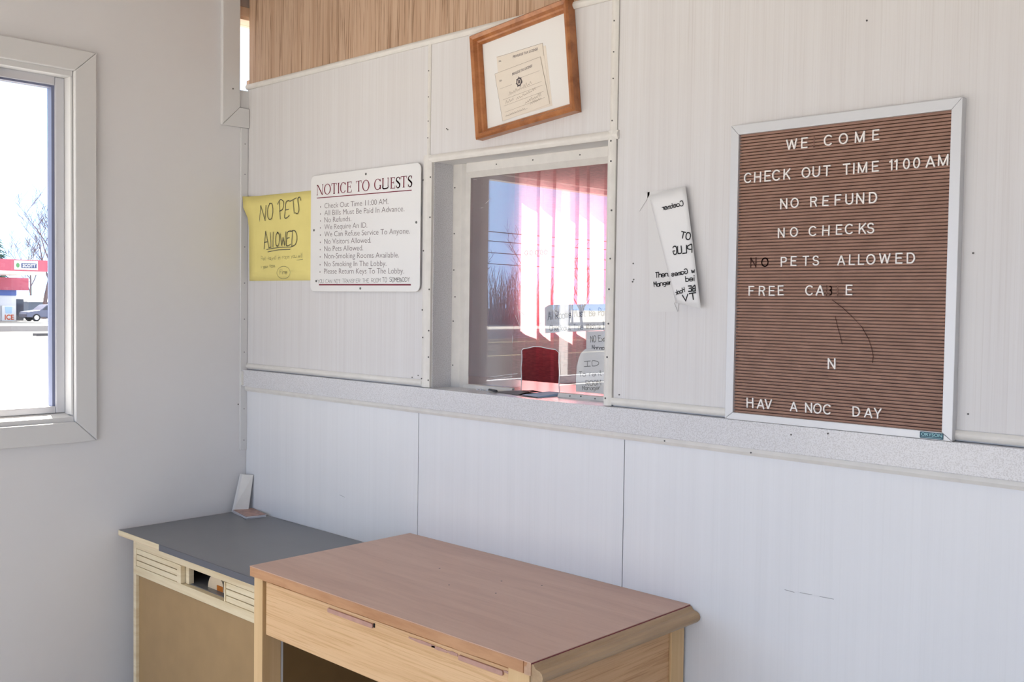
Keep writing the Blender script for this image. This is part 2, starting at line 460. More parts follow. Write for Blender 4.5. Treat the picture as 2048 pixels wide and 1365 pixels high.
def serif_glyph(mb, pl, ch, a0, a1, b0, cap, slope=0.0, h=0.0004):
    W_ = a1 - a0
    T = cap * 0.15; t = cap * 0.055; s = cap * 0.06
    def P_(x, y): return (a0 + x, b0 + y)
    def R_(x0, x1, y0, y1): poly(mb, pl, [P_(x0, y0), P_(x1, y0), P_(x1, y1), P_(x0, y1)], h)
    def stem(x, w_=T, y0=0, y1=cap, sf=(1, 1)):
        R_(x, x + w_, y0, y1)
        if sf[0]: R_(x - s, x + w_ + s, y0, y0 + t)
        if sf[1]: R_(x - s, x + w_ + s, y1 - t, y1)
    def ring(th0, th1, n=26):
        cx, cy, rx, ry = W_ / 2, cap / 2, W_ / 2, cap / 2 * 1.02
        for k in range(n):
            a, b_ = th0 + (th1 - th0) * k / n, th0 + (th1 - th0) * (k + 1) / n
            q = []
            for th in (a, b_):
                q.append((cx + rx * math.cos(th), cy + ry * math.sin(th)))
            for th in (b_, a):
                q.append((cx + (rx - T) * math.cos(th), cy + (ry - t) * math.sin(th)))
            poly(mb, pl, [P_(*p) for p in q], h)
    if ch == 'N':
        stem(s, t * 1.2); stem(W_ - s - t * 1.2, t * 1.2, sf=(0, 1))
        poly(mb, pl, [P_(s, cap), P_(s + T, cap), P_(W_ - s, 0), P_(W_ - s - T, 0)], h)
    elif ch == 'O': ring(0, 2 * PI)
    elif ch == 'C':
        ring(0.62, 2 * PI - 0.62); R_(W_ * 0.86, W_ * 0.86 + t, cap * 0.72, cap * 0.97)
    elif ch == 'G':
        ring(0.62, 2 * PI - 0.5); R_(W_ * 0.86, W_ * 0.86 + t, cap * 0.72, cap * 0.97); R_(W_ - T - t, W_ - t, cap * 0.05, cap * 0.42); R_(W_ - T - s - t, W_ + s - t, cap * 0.42 - t, cap * 0.42)
    elif ch == 'T':
        stem(W_ / 2 - T / 2, sf=(1, 0)); R_(0, W_, cap - t, cap); R_(0, t, cap * 0.78, cap); R_(W_ - t, W_, cap * 0.78, cap)
    elif ch == 'I': stem(max(0, W_ / 2 - T / 2))
    elif ch == 'E':
        stem(s); R_(s, W_, 0, t); R_(s, W_ * 0.96, cap - t, cap); R_(s + T, W_ * 0.74, cap * 0.5, cap * 0.5 + t)
        R_(W_ - t, W_, 0, cap * 0.24); R_(W_ * 0.96 - t, W_ * 0.96, cap * 0.8, cap); R_(W_ * 0.74 - t, W_ * 0.74, cap * 0.4, cap * 0.64)
    elif ch == 'U':
        stem(s, sf=(0, 1), y0=cap * 0.28); stem(W_ - s - t * 1.3, t * 1.3, sf=(0, 1), y0=cap * 0.28)
        pts = smooth_path([(s + T / 2, cap * 0.32), (s + T * 0.7, cap * 0.10), (W_ * 0.5, t), (W_ - s - t, cap * 0.12), (W_ - s - t * 0.65, cap * 0.32)], 5)
        for i, (p, q) in enumerate(zip(pts[:-1], pts[1:])):
            ribbon(mb, pl, [P_(*p), P_(*q)], T + (t * 1.3 - T) * i / len(pts), h)
    elif ch == 'S':
        pts = smooth_path([(W_ * 0.88, cap * 0.76), (W_ * 0.62, cap * 0.97), (W_ * 0.22, cap * 0.88), (W_ * 0.16, cap * 0.68), (W_ * 0.5, cap * 0.52), (W_ * 0.86, cap * 0.32), (W_ * 0.76, cap * 0.1), (W_ * 0.4, cap * 0.03), (W_ * 0.1, cap * 0.22)], 5)
        n_ = len(pts)
        for i, (p, q) in enumerate(zip(pts[:-1], pts[1:])):
            ribbon(mb, pl, [P_(*p), P_(*q)], t + (T * 1.05 - t) * math.sin(PI * i / n_) ** 2, h)
        R_(W_ * 0.88 - t / 2, W_ * 0.88 + t / 2, cap * 0.72, cap * 0.98); R_(W_ * 0.1 - t / 2, W_ * 0.1 + t / 2, cap * 0.02, cap * 0.28)
def wall_plane(y):
    return Plane3((0, y, 0), (1, 0, 0), (0, 0, 1))

# ------------------------------------------------------------------ room shell
GROUND = -0.75
structure('floor', MB().box(-0.16, 4.8, -3.8, 4.2, -0.12, 0.0), 'floor_tile', 'tan tile floor of the lobby and office', 'floor')
structure('ceiling', MB().box(-0.16, 4.8, -3.8, 4.2, 2.75, 2.85), 'ceiling_paint', 'off-white ceiling above the lobby and office', 'ceiling')
# left wall, with openings for the two lobby windows, the slit window in the corner and the office window
wl = MB()
def wl_box(y0, y1, z0, z1): wl.box(-0.16, 0.0, y0, y1, z0, z1)
WZ0, WZ1, W2Z1 = 1.079, 2.09, 1.985
wl_box(-3.8, -2.35, 0, 2.75)
wl_box(-2.35, -0.96, 0, WZ0); wl_box(-2.35, -0.96, W2Z1, 2.75)
wl_box(-0.96, -0.80, 0, 2.75)
wl_box(-0.80, -0.583, 0, WZ0); wl_box(-0.80, -0.583, WZ1 + 0.012, 2.75)
wl_box(-0.583, -0.045, 0, 2.75)
wl_box(-0.045, 0.34, 0, 2.08); wl_box(-0.045, 0.34, 2.50, 2.75)
wl_box(0.34, 1.31, 0, 2.75)
wl_box(1.31, 2.7, 0, 1.385); wl_box(1.31, 2.7, 2.19, 2.75)
wl_box(2.7, 4.2, 0, 2.75)
structure('wall_left', wl, 'left_wall_paint', 'plain off-white wall left of the corner, around the bright window', 'wall')
structure('sun_blocker', MB().box(-0.75, -0.16, -0.62, 0.75, 2.62, 2.85), 'dark_soffit', 'unseen taupe overhang added to keep direct sun off the desks', 'sun_blocker')  # added out of view to block sun coming through the corner windows
# rear and right wall behind the camera; the rear one has the shop-front windows
rw = MB()
rw.box(-0.16, REAR_X0, -3.8, -3.64, 0, 2.75).box(REAR_X1, 4.8, -3.8, -3.64, 0, 2.75)
rw.box(REAR_X0, REAR_X1, -3.8, -3.64, 0, REAR_Z0).box(REAR_X0, REAR_X1, -3.8, -3.64, REAR_Z1, 2.75)
for rx in (1.5, 2.95): rw.box(rx, rx + 0.08, -3.78, -3.66, REAR_Z0, REAR_Z1)
structure('wall_rear', rw, 'left_wall_paint', 'off-white wall behind the camera with a wide shop window', 'wall')
structure('wall_right', MB().box(4.64, 4.8, -3.64, 4.2, 0, 2.75), 'left_wall_paint', 'off-white wall at the far right of the lobby', 'wall')
structure('wall_office', MB().box(0, 1.0, 4.04, 4.2, 0, 2.75).box(2.6, 4.64, 4.04, 4.2, 0, 2.75).box(1.0, 2.6, 4.04, 4.2, 0, 1.0).box(1.0, 2.6, 4.04, 4.2, 2.1, 2.75), 'office_wall', 'dim back wall of the office behind the service window', 'wall')  # opening added so sky light brightens the office

# front wall: the partition with panels and the service opening
OX0, OX1, OZ0, OZ1 = 0.922, 1.53, 1.212, 1.824
fw = MB()
fw.box(0, OX0, 0.004, 0.10, 0, 2.75).box(OX1, 4.64, 0.004, 0.10, 0, 2.75)
fw.box(OX0, OX1, 0.004, 0.10, 0, 1.1555).box(OX0, OX1, 0.004, 0.10, OZ1, 2.75)
front = structure('wall_front', fw, 'white_paint', 'panelled partition wall facing the camera, wood above and white below', 'wall')
SEAM1, SEAM2 = 0.875, 1.5835
for x0, x1 in ((0.002, SEAM1 - 0.0013), (SEAM1 + 0.0013, SEAM2 - 0.0013), (SEAM2 + 0.0013, 4.63)):
    build('lower_panel', MB().box(x0, x1, -0.004, 0.004, 0.0, 1.152), 'lower_panel', front, origin=(x0, 0, 0))
for x0, x1, z0, z1 in ((0.002, 0.909, 1.213, 2.147), (0.911, 1.546, 1.824, 2.147), (1.548, 4.63, 1.213, 2.147)):
    build('upper_panel', MB().box(x0, x1, -0.003, 0.004, z0, z1), 'upper_panel', front, origin=(x0, 0, z0))
build('wood_panel', MB().box(0.012, 4.63, -0.0045, 0.004, 2.15, 2.75), 'wood_panel', front, origin=(0.012, 0, 2.15))['label'] = 'brown wood-grain panelling along the top'
build('end_block', MB().box(-0.008, 0.012, -0.002, 0.03, 2.15, 2.172), 'peach_wood', front)
build('end_edge', MB().box(0.002, 0.012, 0.002, 0.03, 2.172, 2.75), 'peach_wood', front)
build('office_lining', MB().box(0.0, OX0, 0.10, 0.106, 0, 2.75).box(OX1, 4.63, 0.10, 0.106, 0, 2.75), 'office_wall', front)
build('jamb', MB().box(OX0 - 0.002, OX0 + 0.002, 0.0, 0.10, OZ0, OZ1), 'speckled_laminate', front)['label'] = 'speckled laminate lining of the opening'
nails(front, [(2.13, 1.985), (0.974, 1.908), (0.979, 1.905), (2.335, 1.545), (1.598, 1.539), (1.600, 1.503), (1.597, 1.498)], -0.003, 0.0018)
sc = MB(); pw = wall_plane(-0.0045)
for q in ([(1.991, 0.878), (2.012, 0.877)], [(2.024, 0.879), (2.05, 0.880)], [(2.066, 0.880), (2.095, 0.881)], [(0.52, 0.862), (0.545, 0.858)]):
    ribbon(sc, pw, q, 0.0009, 0.0003)
build('scuff_mark', sc, 'scuff', front)

# mouldings on the front wall
def quarter(z0, z1, d=0.010):
    h = (z1 - z0) / 2
    pts = [(0.002, z0), (-d * 0.6, z0)] + [(-d * 0.6 - d * 0.4 * math.sin(PI * k / 6), z0 + (z1 - z0) * k / 6) for k in range(1, 6)] + [(-d * 0.6, z1), (0.002, z1)]
    return pts
def h_trim(name, x0, x1, z0, z1, d, label):
    return structure(name, MB().prism(quarter(z0, z1, d), 'x', x0, x1), 'trim_paint', label, 'trim')
def v_trim(name, x0, x1, z0, z1, d, label):
    pts = [(x0, 0.002), (x0, -d * 0.6)] + [(x0 + (x1 - x0) * k / 6, -d * 0.6 - d * 0.4 * math.sin(PI * k / 6)) for k in range(1, 6)] + [(x1, -d * 0.6), (x1, 0.002)]
    return structure(name, MB().prism(pts, 'z', z0, z1), 'trim_paint', label, 'trim')
h_trim('trim_1', 0.0, 4.6, 2.140, 2.157, 0.012, 'thin cream strip between the wood panelling and the white panels')
t2 = h_trim('trim_2', 0.90, 1.552, 1.823, 1.843, 0.012, 'cream moulding along the top of the service opening')
t3 = v_trim('trim_3', 0.889, 0.922, 1.213, 1.843, 0.013, 'cream upright moulding left of the service opening')
nails(t3, [(0.893, 1.777), (0.897, 1.585), (0.895, 1.424), (0.898, 1.349), (0.895, 1.236)], -0.0125)
nails(t3, [(0.9195, 1.783), (0.9195, 1.675), (0.9195, 1.48), (0.9195, 1.368), (0.9195, 1.296), (0.9195, 1.233)], -0.010)
t4 = v_trim('trim_4', 1.523, 1.546, 1.213, 1.843, 0.012, 'cream upright moulding right of the service opening')
nails(t4, [(1.535, 1.819), (1.536, 1.773), (1.540, 1.661), (1.539, 1.551), (1.537, 1.481), (1.537, 1.402), (1.535, 1.325), (1.532, 1.23)], -0.0115)
t5 = v_trim('trim_5', 0.899, 0.911, 1.843, 2.142, 0.008, 'cream strip above the left side of the service opening')
nails(t5, [(0.906, 2.07), (0.906, 2.0), (0.906, 1.935), (0.905, 1.89)], -0.008, 0.0016)
t6 = v_trim('trim_6', 1.527, 1.547, 1.843, 2.142, 0.010, 'cream strip above the right side of the service opening')
nails(t6, [(1.537, 2.09), (1.537, 2.02), (1.537, 1.96), (1.536, 1.865)], -0.0098, 0.0017)
h_trim('trim_7', 0.0, 0.889, 1.2155, 1.232, 0.010, 'cream strip above the ledge, between corner and service opening')
t8 = h_trim('trim_8', 1.546, 4.6, 1.2155, 1.232, 0.010, 'cream strip above the ledge right of the service opening')
nails(front, [(1.565, 1.240), (2.335, 1.262), (0.87, 1.243), (0.845, 1.236)], -0.003, 0.0017)
t9 = structure('trim_9', MB().prism([(0.0, 1.138), (-0.010, 1.140), (-0.014, 1.147), (-0.014, 1.156), (0.0, 1.156)], 'x', 0.0, 4.6), 'trim_paint', 'narrow moulding under the speckled ledge', 'trim')
nails(t9, [(1.913, 1.147), (1.70, 1.149)], -0.0138, 0.0018)
t10 = structure('trim_10', MB().box(0.0, 0.007, -0.030, -0.004, 0.942, 2.012), 'white_paint', 'white upright strip down the corner between both walls', 'trim', bevel=0.0015)
for z in (1.96, 1.86, 1.74, 1.62, 1.5, 1.38, 1.27, 1.165, 1.08, 0.975):
    build('nail', MB().disc((0.007, -0.016, z), 0.0022, 0.0008, 'x', 8), 'scuff', t10)
build('nail', MB().disc((0.0, -0.034, 1.096), 0.0022, 0.0012, 'x', 8), 'nail_metal', t10)

# ------------------------------------------------------------------ left window
def pane(parent, x0, x1, y0, y1, z0, z1, mat='window_glass'):
    return build('pane', MB().box(x0, x1, y0, y1, z0, z1), mat, parent)
win = thing('window_1', 'bright window in the left wall with wide white casing', 'window', (0, -0.69, 1.08), kind='structure')
CW = 0.063
ci = dict(y=-0.582, z0=1.080, z1=2.101)
co = dict(y=-0.518, z0=1.019, z1=2.163)
# casing with mitred corners, 18 mm proud of the wall
def casing_quad(a, b, c, d, x=0.018):
    return MB().hexa([(0, *a), (0, *b), (0, *c), (0, *d)], [(x, *a), (x, *b), (x, *c), (x, *d)])
build('casing', casing_quad((co['y'], co['z0'] + .0006), (co['y'], co['z1'] - .0006), (ci['y'], ci['z1'] - .0006), (ci['y'], ci['z0'] + .0006)), 'white_paint', win, bevel=0.003)
YL = -2.42
build('casing', casing_quad((co['y'], co['z1']), (YL, co['z1']), (YL, ci['z1']), (ci['y'], ci['z1'])), 'white_paint', win, bevel=0.003)
build('casing', casing_quad((co['y'], co['z0']), (YL, co['z0']), (YL, ci['z0']), (ci['y'], ci['z0'])), 'white_paint', win, bevel=0.003)
# stops, aluminium frame, gasket and pane
YM = -0.80
build('stop', MB().box(-0.055, 0.004, -0.590, -0.583, 1.10, 2.085), 'white_paint', win, bevel=0.0015)
build('stop', MB().box(-0.05, 0.004, YM, -0.583, 2.085, 2.102), 'white_paint', win, bevel=0.0015)
build('stop', MB().prism([(-0.06, 1.079), (0.006, 1.079), (0.006, 1.094), (-0.06, 1.107)], 'y', YM, -0.583), 'white_paint', win)
def alu_member(y0, y1, z0, z1): return MB().box(-0.075, -0.036, y0, y1, z0, z1)
build('frame_side', alu_member(-0.617, -0.590, 1.104, 2.085), 'alu_window', win, bevel=0.003)
build('frame_head', alu_member(YM, -0.6172, 2.060, 2.087), 'alu_window', win, bevel=0.003)
build('frame_sill', alu_member(YM, -0.6172, 1.104, 1.1245), 'alu_window', win, bevel=0.003)
build('gasket', MB().box(-0.072, -0.042, -0.6255, -0.617, 1.124, 2.060), 'gasket', win)
build('gasket', MB().box(-0.072, -0.042, YM, -0.6255, 2.054, 2.060), 'gasket', win)
pane(win, -0.062, -0.058, YM, -0.6255, 1.124, 2.054)
win2 = thing('window_2', 'wide lobby window beyond the left edge of the photo', 'window', (0, -1.65, 1.08), kind='structure')
build('frame_side', MB().box(-0.075, -0.036, -0.985, -0.96, 1.08, 1.985), 'alu_window', win2)
build('frame_side', MB().box(-0.075, -0.036, -2.35, -2.32, 1.08, 1.985), 'alu_window', win2)
build('frame_sill', MB().box(-0.075, -0.036, -2.32, -0.985, 1.08, 1.115), 'alu_window', win2)
build('frame_head', MB().box(-0.075, -0.036, -2.32, -0.985, 1.965, 1.985), 'alu_window', win2)
pane(win2, -0.062, -0.058, -2.32, -0.985, 1.115, 1.965)
# slit window in the corner
win3 = thing('window_3', 'narrow bright slit window high in the corner beside the wood panelling', 'window', (0, -0.05, 2.05), kind='structure')
build('casing', MB().hexa([(0, -0.104, 2.0135), (0, -0.104, 2.6), (0, -0.040, 2.6), (0, -0.040, 2.0765)], [(0.016, -0.104, 2.0135), (0.016, -0.104, 2.6), (0.016, -0.040, 2.6), (0.016, -0.040, 2.0765)]), 'white_paint', win3, bevel=0.002)
build('casing', MB().hexa([(0, -0.104, 2.012), (0, -0.004, 2.012), (0, -0.004, 2.075), (0, -0.041, 2.075)], [(0.016, -0.104, 2.012), (0.016, -0.004, 2.012), (0.016, -0.004, 2.075), (0.016, -0.041, 2.075)]), 'white_paint', win3, bevel=0.002)
build('nail', MB().disc((0.016, -0.067, 2.132), 0.0025, 0.0012, 'x', 8), 'nail_metal', win3)
build('sill', MB().box(-0.06, 0.006, -0.039, 0.0035, 2.076, 2.136), 'white_paint', win3, bevel=0.004)
build('head', MB().box(-0.10, -0.012, -0.045, 0.34, 2.372, 2.382), 'peach_wood', win3)
build('head', MB().box(-0.10, -0.006, -0.045, 0.34, 2.382, 2.412), 'peach_wood', win3)
build('head', MB().box(-0.10, -0.002, -0.045, 0.34, 2.412, 2.50), 'dark_soffit', win3)
pane(win3, -0.075, -0.071, -0.045, 0.34, 2.08, 2.372)

# ------------------------------------------------------------------ ledge and service window
ledge = thing('counter_ledge', 'long grey speckled laminate ledge running under the service window', 'ledge', (1.0, 0, 1.155))
build('slab', MB().box(0.006, 4.6, -0.022, 0.003, 1.156, 1.212).box(OX0, OX1, 0.003, 0.106, 1.156, 1.212).box(0.02, 2.9, 0.106, 0.40, 1.172, 1.212), 'speckled_laminate', ledge, bevel=0.0012)
build('end_cap', MB().box(0.0, 0.013, -0.026, -0.021, 1.160, 1.207), 'trim_paint', ledge)
nails(ledge, [(2.006, 1.194), (2.083, 1.204)], -0.022, 0.0018)
sw = thing('window_4', 'clear service window with a pass-through cut in the sheet', 'window', (1.22, 0.09, 1.212), kind='structure')
GY0, GY1 = 0.088, 0.092
st = build('frame_side', MB().prism([(0.924, 0.070), (0.958, 0.070), (0.966, 0.078), (0.976, 0.086), (0.976, 0.0875), (0.924, 0.0875)], 'z', 1.212, 1.824), 'trim_paint', sw)
nails(st, [(0.931, 1.761), (0.931, 1.635), (0.931, 1.535), (0.937, 1.461), (0.931, 1.394), (0.931, 1.272)], 0.070, 0.0019)
hd = build('frame_head', MB().prism([(0.070, 1.824), (0.070, 1.800), (0.078, 1.793), (0.086, 1.786), (0.0875, 1.786), (0.0875, 1.824)], 'x', 0.976, 1.53), 'trim_paint', sw)
nails(hd, [(1.09, 1.812), (1.22, 1.812), (1.376, 1.811)], 0.070, 0.0019)
build('frame_side', MB().box(1.49, 1.53, 0.070, 0.0875, 1.212, 1.786), 'trim_paint', sw)
b1 = build('frame_sill', MB().prism([(0.076, 1.212), (0.0875, 1.212), (0.0875, 1.2225), (0.079, 1.221)], 'x', 0.958, 1.150), 'trim_paint', sw)
b2 = build('frame_sill', MB().prism([(0.076, 1.212), (0.0875, 1.212), (0.0875, 1.2225), (0.079, 1.221)], 'x', 1.310, 1.49), 'trim_paint', sw)
nails(b2, [(1.35, 1.2165), (1.385, 1.2185), (1.43, 1.216)], 0.078, 0.0019)
# the clear sheet, with a rough cut-out at the bottom
CUT = [(1.305, 1.2135), (1.302, 1.240), (1.3035, 1.27), (1.301, 1.30), (1.301, 1.322), (1.289, 1.330), (1.265, 1.331), (1.240, 1.3345), (1.215, 1.3345), (1.196, 1.330), (1.177, 1.327), (1.172, 1.322), (1.1735, 1.300), (1.171, 1.275), (1.173, 1.25), (1.172, 1.2135)]
outline = [(0.925, 1.2135), (0.925, 1.822), (1.529, 1.822), (1.529, 1.2135)] + CUT
sheet = build('pane', MB().prism(outline, 'y', GY0, GY1), 'service_glass', sw)
cutpts = [(x, (GY0 + GY1) / 2, z) for x, z in CUT]
build('cut_edge', MB().tube(cutpts, 0.0013, 5), 'scratch_white', sw)['label'] = 'whitish sawn edge of the cut-out'
pg = wall_plane(GY0)
scr = MB()
for q in ([(1.034, 1.714), (1.056, 1.727)], [(1.015, 1.702), (1.024, 1.703)], [(0.985, 1.782), (0.998, 1.780)], [(1.149, 1.414), (1.177, 1.367)], [(1.161, 1.429), (1.182, 1.415)], [(1.06, 1.246), (1.11, 1.254), (1.16, 1.261)], [(1.06, 1.238), (1.144, 1.253)], [(1.14, 1.36), (1.14, 1.342)], [(1.155, 1.44), (1.166, 1.39)]):
    ribbon(scr, pg, q, 0.0009, 0.0003)
build('scratches', scr, 'scratch_white', sw)
for hx in (1.185, 1.203, 1.222, 1.238, 1.253):
    ring = MB()
    pts = [(hx + 0.0045 * math.cos(2 * PI * k / 14), GY0 - 0.0004, 1.577 + 0.006 * math.sin(2 * PI * k / 14)) for k in range(15)]
    ring.tube(pts, 0.0009, 5, cap=False)
    build('speak_hole', ring, 'scratch_white', sw)

# notes taped to the office side of the sheet
def flat_note(name, label, outline, y, mat, writing, ink='black_ink', thick=0.0004, cat='note', group=None):
    xs = [p[0] for p in outline]; zs = [p[1] for p in outline]
    o = thing(name, label, cat, ((min(xs) + max(xs)) / 2, y, min(zs)), group)
    build('paper', MB().prism(outline, 'y', y, y + thick), mat, o)
    mb = MB(); pl = wall_plane(y)
    for args in writing: hand(mb, pl, *args)
    build('handwriting', mb, ink, o)
    return o
flat_note('window_note', 'white handwritten note about paying for rooms, topmost note behind the service glass',
          [(1.250, 1.370), (1.375, 1.379), (1.500, 1.386), (1.500, 1.449), (1.262, 1.443), (1.247, 1.436)], 0.0935, 'note_paper',
          [('All Rooms Must', 1.259, 1.405, 1.386, 1.417, 0.019, 0.0016), ('Be Paid For', 1.395, 1.417, 1.494, 1.423, 0.016, 0.0020),
           ('Checkout Time', 1.266, 1.377, 1.378, 1.383, 0.014, 0.0014), ('Which is', 1.385, 1.385, 1.432, 1.387, 0.012, 0.0014), ('11:00', 1.437, 1.386, 1.472, 1.389, 0.020, 0.0026)])
flat_note('window_note', 'white note reading NO Exce and Manager, middle note behind the service glass',
          [(1.386, 1.335), (1.500, 1.325), (1.500, 1.385), (1.384, 1.379)], 0.0945, 'note_paper',
          [('NO Exce', 1.399, 1.353, 1.460, 1.358, 0.015, 0.0016), ('Manager', 1.404, 1.333, 1.460, 1.335, 0.013, 0.0016)])
flat_note('window_note', 'white round-cornered note saying ID To rent ROOM, lowest behind the service glass',
          [(1.356, 1.2275), (1.356, 1.262), (1.358, 1.291), (1.363, 1.31), (1.370, 1.324), (1.384, 1.335), (1.500, 1.336), (1.500, 1.2275)], 0.0927, 'white_paper',
          [('ID', 1.382, 1.291, 1.432, 1.296, 0.013, 0.0017), ('To rent', 1.366, 1.266, 1.440, 1.273, 0.012, 0.0016), ('ROOM', 1.389, 1.245, 1.438, 1.249, 0.012, 0.0016), ('Manager', 1.377, 1.233, 1.436, 1.238, 0.010, 0.0014)], 'pen_ink')

# papers lying on the ledge
lf = thing('leaflet', 'dark glossy folded leaflet lying on the ledge in front of the pass-through', 'leaflet', (1.19, 0.08, 1.2125))
# a half-open fold: front leaf rises to a ridge, back leaf falls away behind it
def leaf(a, b, c, d, th=0.0007):
    up = Vector((0, 0, th))
    return MB().hexa([Vector(q) for q in (a, b, c, d)], [Vector(q) + up for q in (a, b, c, d)])
build('front_leaf', leaf((1.118, 0.040, 1.2126), (1.222, 0.022, 1.2126), (1.232, 0.070, 1.2225), (1.150, 0.078, 1.2160)), 'leaflet_dark', lf)
build('back_leaf', leaf((1.150, 0.0785, 1.2160), (1.232, 0.0705, 1.2225), (1.238, 0.120, 1.2127), (1.160, 0.124, 1.2127)), 'leaflet_dark', lf)
lf2 = thing('leaflet', 'pale blue leaflet lying on the ledge right of the dark one', 'leaflet', (1.26, 0.07, 1.2125))
build('sheet', MB().hexa([(1.240, 0.022, 1.2126), (1.300, 0.012, 1.2126), (1.296, 0.112, 1.2126), (1.246, 0.118, 1.2126)], [(1.240, 0.022, 1.2150), (1.300, 0.012, 1.2150), (1.296, 0.112, 1.2190), (1.246, 0.118, 1.2190)]), 'leaflet_blue', lf2)
build('edge', MB().hexa([(1.240, 0.0195, 1.2126), (1.300, 0.0095, 1.2126), (1.300, 0.012, 1.2126), (1.240, 0.022, 1.2126)], [(1.240, 0.0195, 1.2146), (1.300, 0.0095, 1.2146), (1.300, 0.012, 1.2146), (1.240, 0.022, 1.2146)]), 'leaflet_dark', lf2)
pen = thing('pen', 'black pen on the ledge left of the dark leaflet', 'pen', (1.12, 0.08, 1.2125))
build('barrel', MB().tube([(1.140, 0.030, 1.2165), (1.092, 0.052, 1.2160)], [0.0035, 0.0032], 8), 'leaflet_dark', pen, smooth=True)
build('tip', MB().tube([(1.092, 0.052, 1.2160), (1.078, 0.058, 1.2150)], [0.0028, 0.0006], 8), 'alu_frame', pen, smooth=True)
for i, (dx, dy) in enumerate(((0, 0), (0.010, 0.004), (0.021, 0.001), (0.030, 0.005))):
    tag(build('bead', MB().disc((1.050 + dx, 0.050 + dy, 1.2120), 0.0028, 0.003, 'z', 8), 'scratch_white', origin=(1.050 + dx, 0.050 + dy, 1.2120)), 'tiny shiny bead on the ledge left of the pen', 'bead', 'shiny beads by the pen')

# ------------------------------------------------------------------ office beyond the glass: window and curtain
win5 = thing('window_5', 'office window behind the pink curtain', 'window', (0, 1.9, 1.385), kind='structure')
build('sky_block', MB().box(-0.02, 0.0, 1.31, 2.7, 1.955, 2.19), 'office_wall', win5)  # added board hidden by the curtain, keeps sky light off its top
build('frame_sill', MB().box(-0.14, -0.10, 1.31, 2.7, 1.385, 1.40), 'alu_window', win5)
build('frame_head', MB().box(-0.14, -0.10, 1.31, 2.7, 2.17, 2.19), 'alu_window', win5)
build('frame_side', MB().box(-0.14, -0.10, 1.31, 1.325, 1.40, 2.17), 'alu_window', win5)
build('frame_side', MB().box(-0.14, -0.10, 2.68, 2.7, 1.40, 2.17), 'alu_window', win5)
pane(win5, -0.122, -0.118, 1.325, 2.68, 1.40, 2.17)
cur = thing('curtain', 'red pleated curtain glowing pink in sunlight behind the service glass', 'curtain', (0.05, 1.9, 0.0))
cv = MB()
ys, xs_ = [], []
y = 1.262
k = 0
widths = [0.128, 0.085, 0.14, 0.10, 0.12, 0.095, 0.13, 0.09, 0.12, 0.1, 0.13, 0.11, 0.12]
prof = []
for wd in widths:
    dpt = 0.052 + 0.012 * ((k * 7) % 5 - 2) / 2
    for t_ in (0.0, 0.2, 0.45, 0.7, 0.88):
        prof.append((0.028 + dpt * (t_ ** 1.2) - 0.004 * math.sin(t_ * 9), y + wd * t_))
    prof.append((0.028 + dpt * 1.05, y + wd * 0.955))
    prof.append((0.028 + dpt * 0.5, y + wd * 0.925))
    y += wd; k += 1
n_ = len(prof)
zs_ = [0.004, 0.7, 1.1, 1.5, 1.9, 2.25]
vv = []
for zi, z in enumerate(zs_):
    amp = 1.0 - 0.12 * zi / 5
    vv += [(0.028 + (px - 0.028) * amp + 0.003 * math.sin(z * 5 + py * 11), py + 0.004 * math.sin(z * 3 + py * 17), z) for px, py in prof]
ff = [(zi * n_ + i, zi * n_ + i + 1, (zi + 1) * n_ + i + 1, (zi + 1) * n_ + i) for zi in range(len(zs_) - 1) for i in range(n_ - 1)]
build('cloth', MB().add(vv, ff), 'curtain_cloth', cur, smooth=False)
for by in (1.22, 2.9):
    build('bracket', MB().box(0.0, 0.06, by - 0.01, by + 0.01, 2.255, 2.275), 'leaflet_dark', cur)
build('rail', MB().tube([(0.055, 1.2, 2.265), (0.055, 2.95, 2.265)], 0.012, 8), 'leaflet_dark', cur)

# ------------------------------------------------------------------ signs on the wall
# yellow poster
yp = thing('paper_sign', 'yellow paper sign reading NO PETS AllOWED beside the corner', 'sign', (0.2, -0.004, 1.505))
cols = 12
def y_edge(s):  # left edge hangs in a little below the top corner
    return -0.001 + 0.033 * min(1, (1 - s) / 0.35) ** 0.8
grid = []
for j in range(9):
    s = j / 8
    z = 1.5075 + (1.784 - 1.5075) * s
    for i in range(cols + 1):
        t_ = i / cols
        x = y_edge(s) + (0.42 - y_edge(s)) * t_
        curl = 0.008 * (max(0, 0.25 - t_) / 0.25) ** 2 * (1 + 0.5 * s) + (0.010 * (max(0, 0.14 - t_) / 0.14) if s > 0.85 else 0)
        grid.append((max(x, 0.009), -0.0045 - curl - 0.0006 * math.sin(9 * t_ + 4 * s), z + 0.002 * (1 - t_) * (s > 0.95)))
fc = [(j * (cols + 1) + i, j * (cols + 1) + i + 1, (j + 1) * (cols + 1) + i + 1, (j + 1) * (cols + 1) + i) for j in range(8) for i in range(cols)]
po = build('paper', MB().add(grid, fc), 'yellow_paper', yp, smooth=True)
md = po.modifiers.new('solid', 'SOLIDIFY'); md.thickness = 0.0004; md.offset = 1
yw = MB(); pl = wall_plane(-0.0062)
def strokes(mb, pl, lst, wd, h=0.0004, sm=True):
    for s in lst: ribbon(mb, pl, smooth_path(s) if sm and len(s) > 3 else s, wd, h)
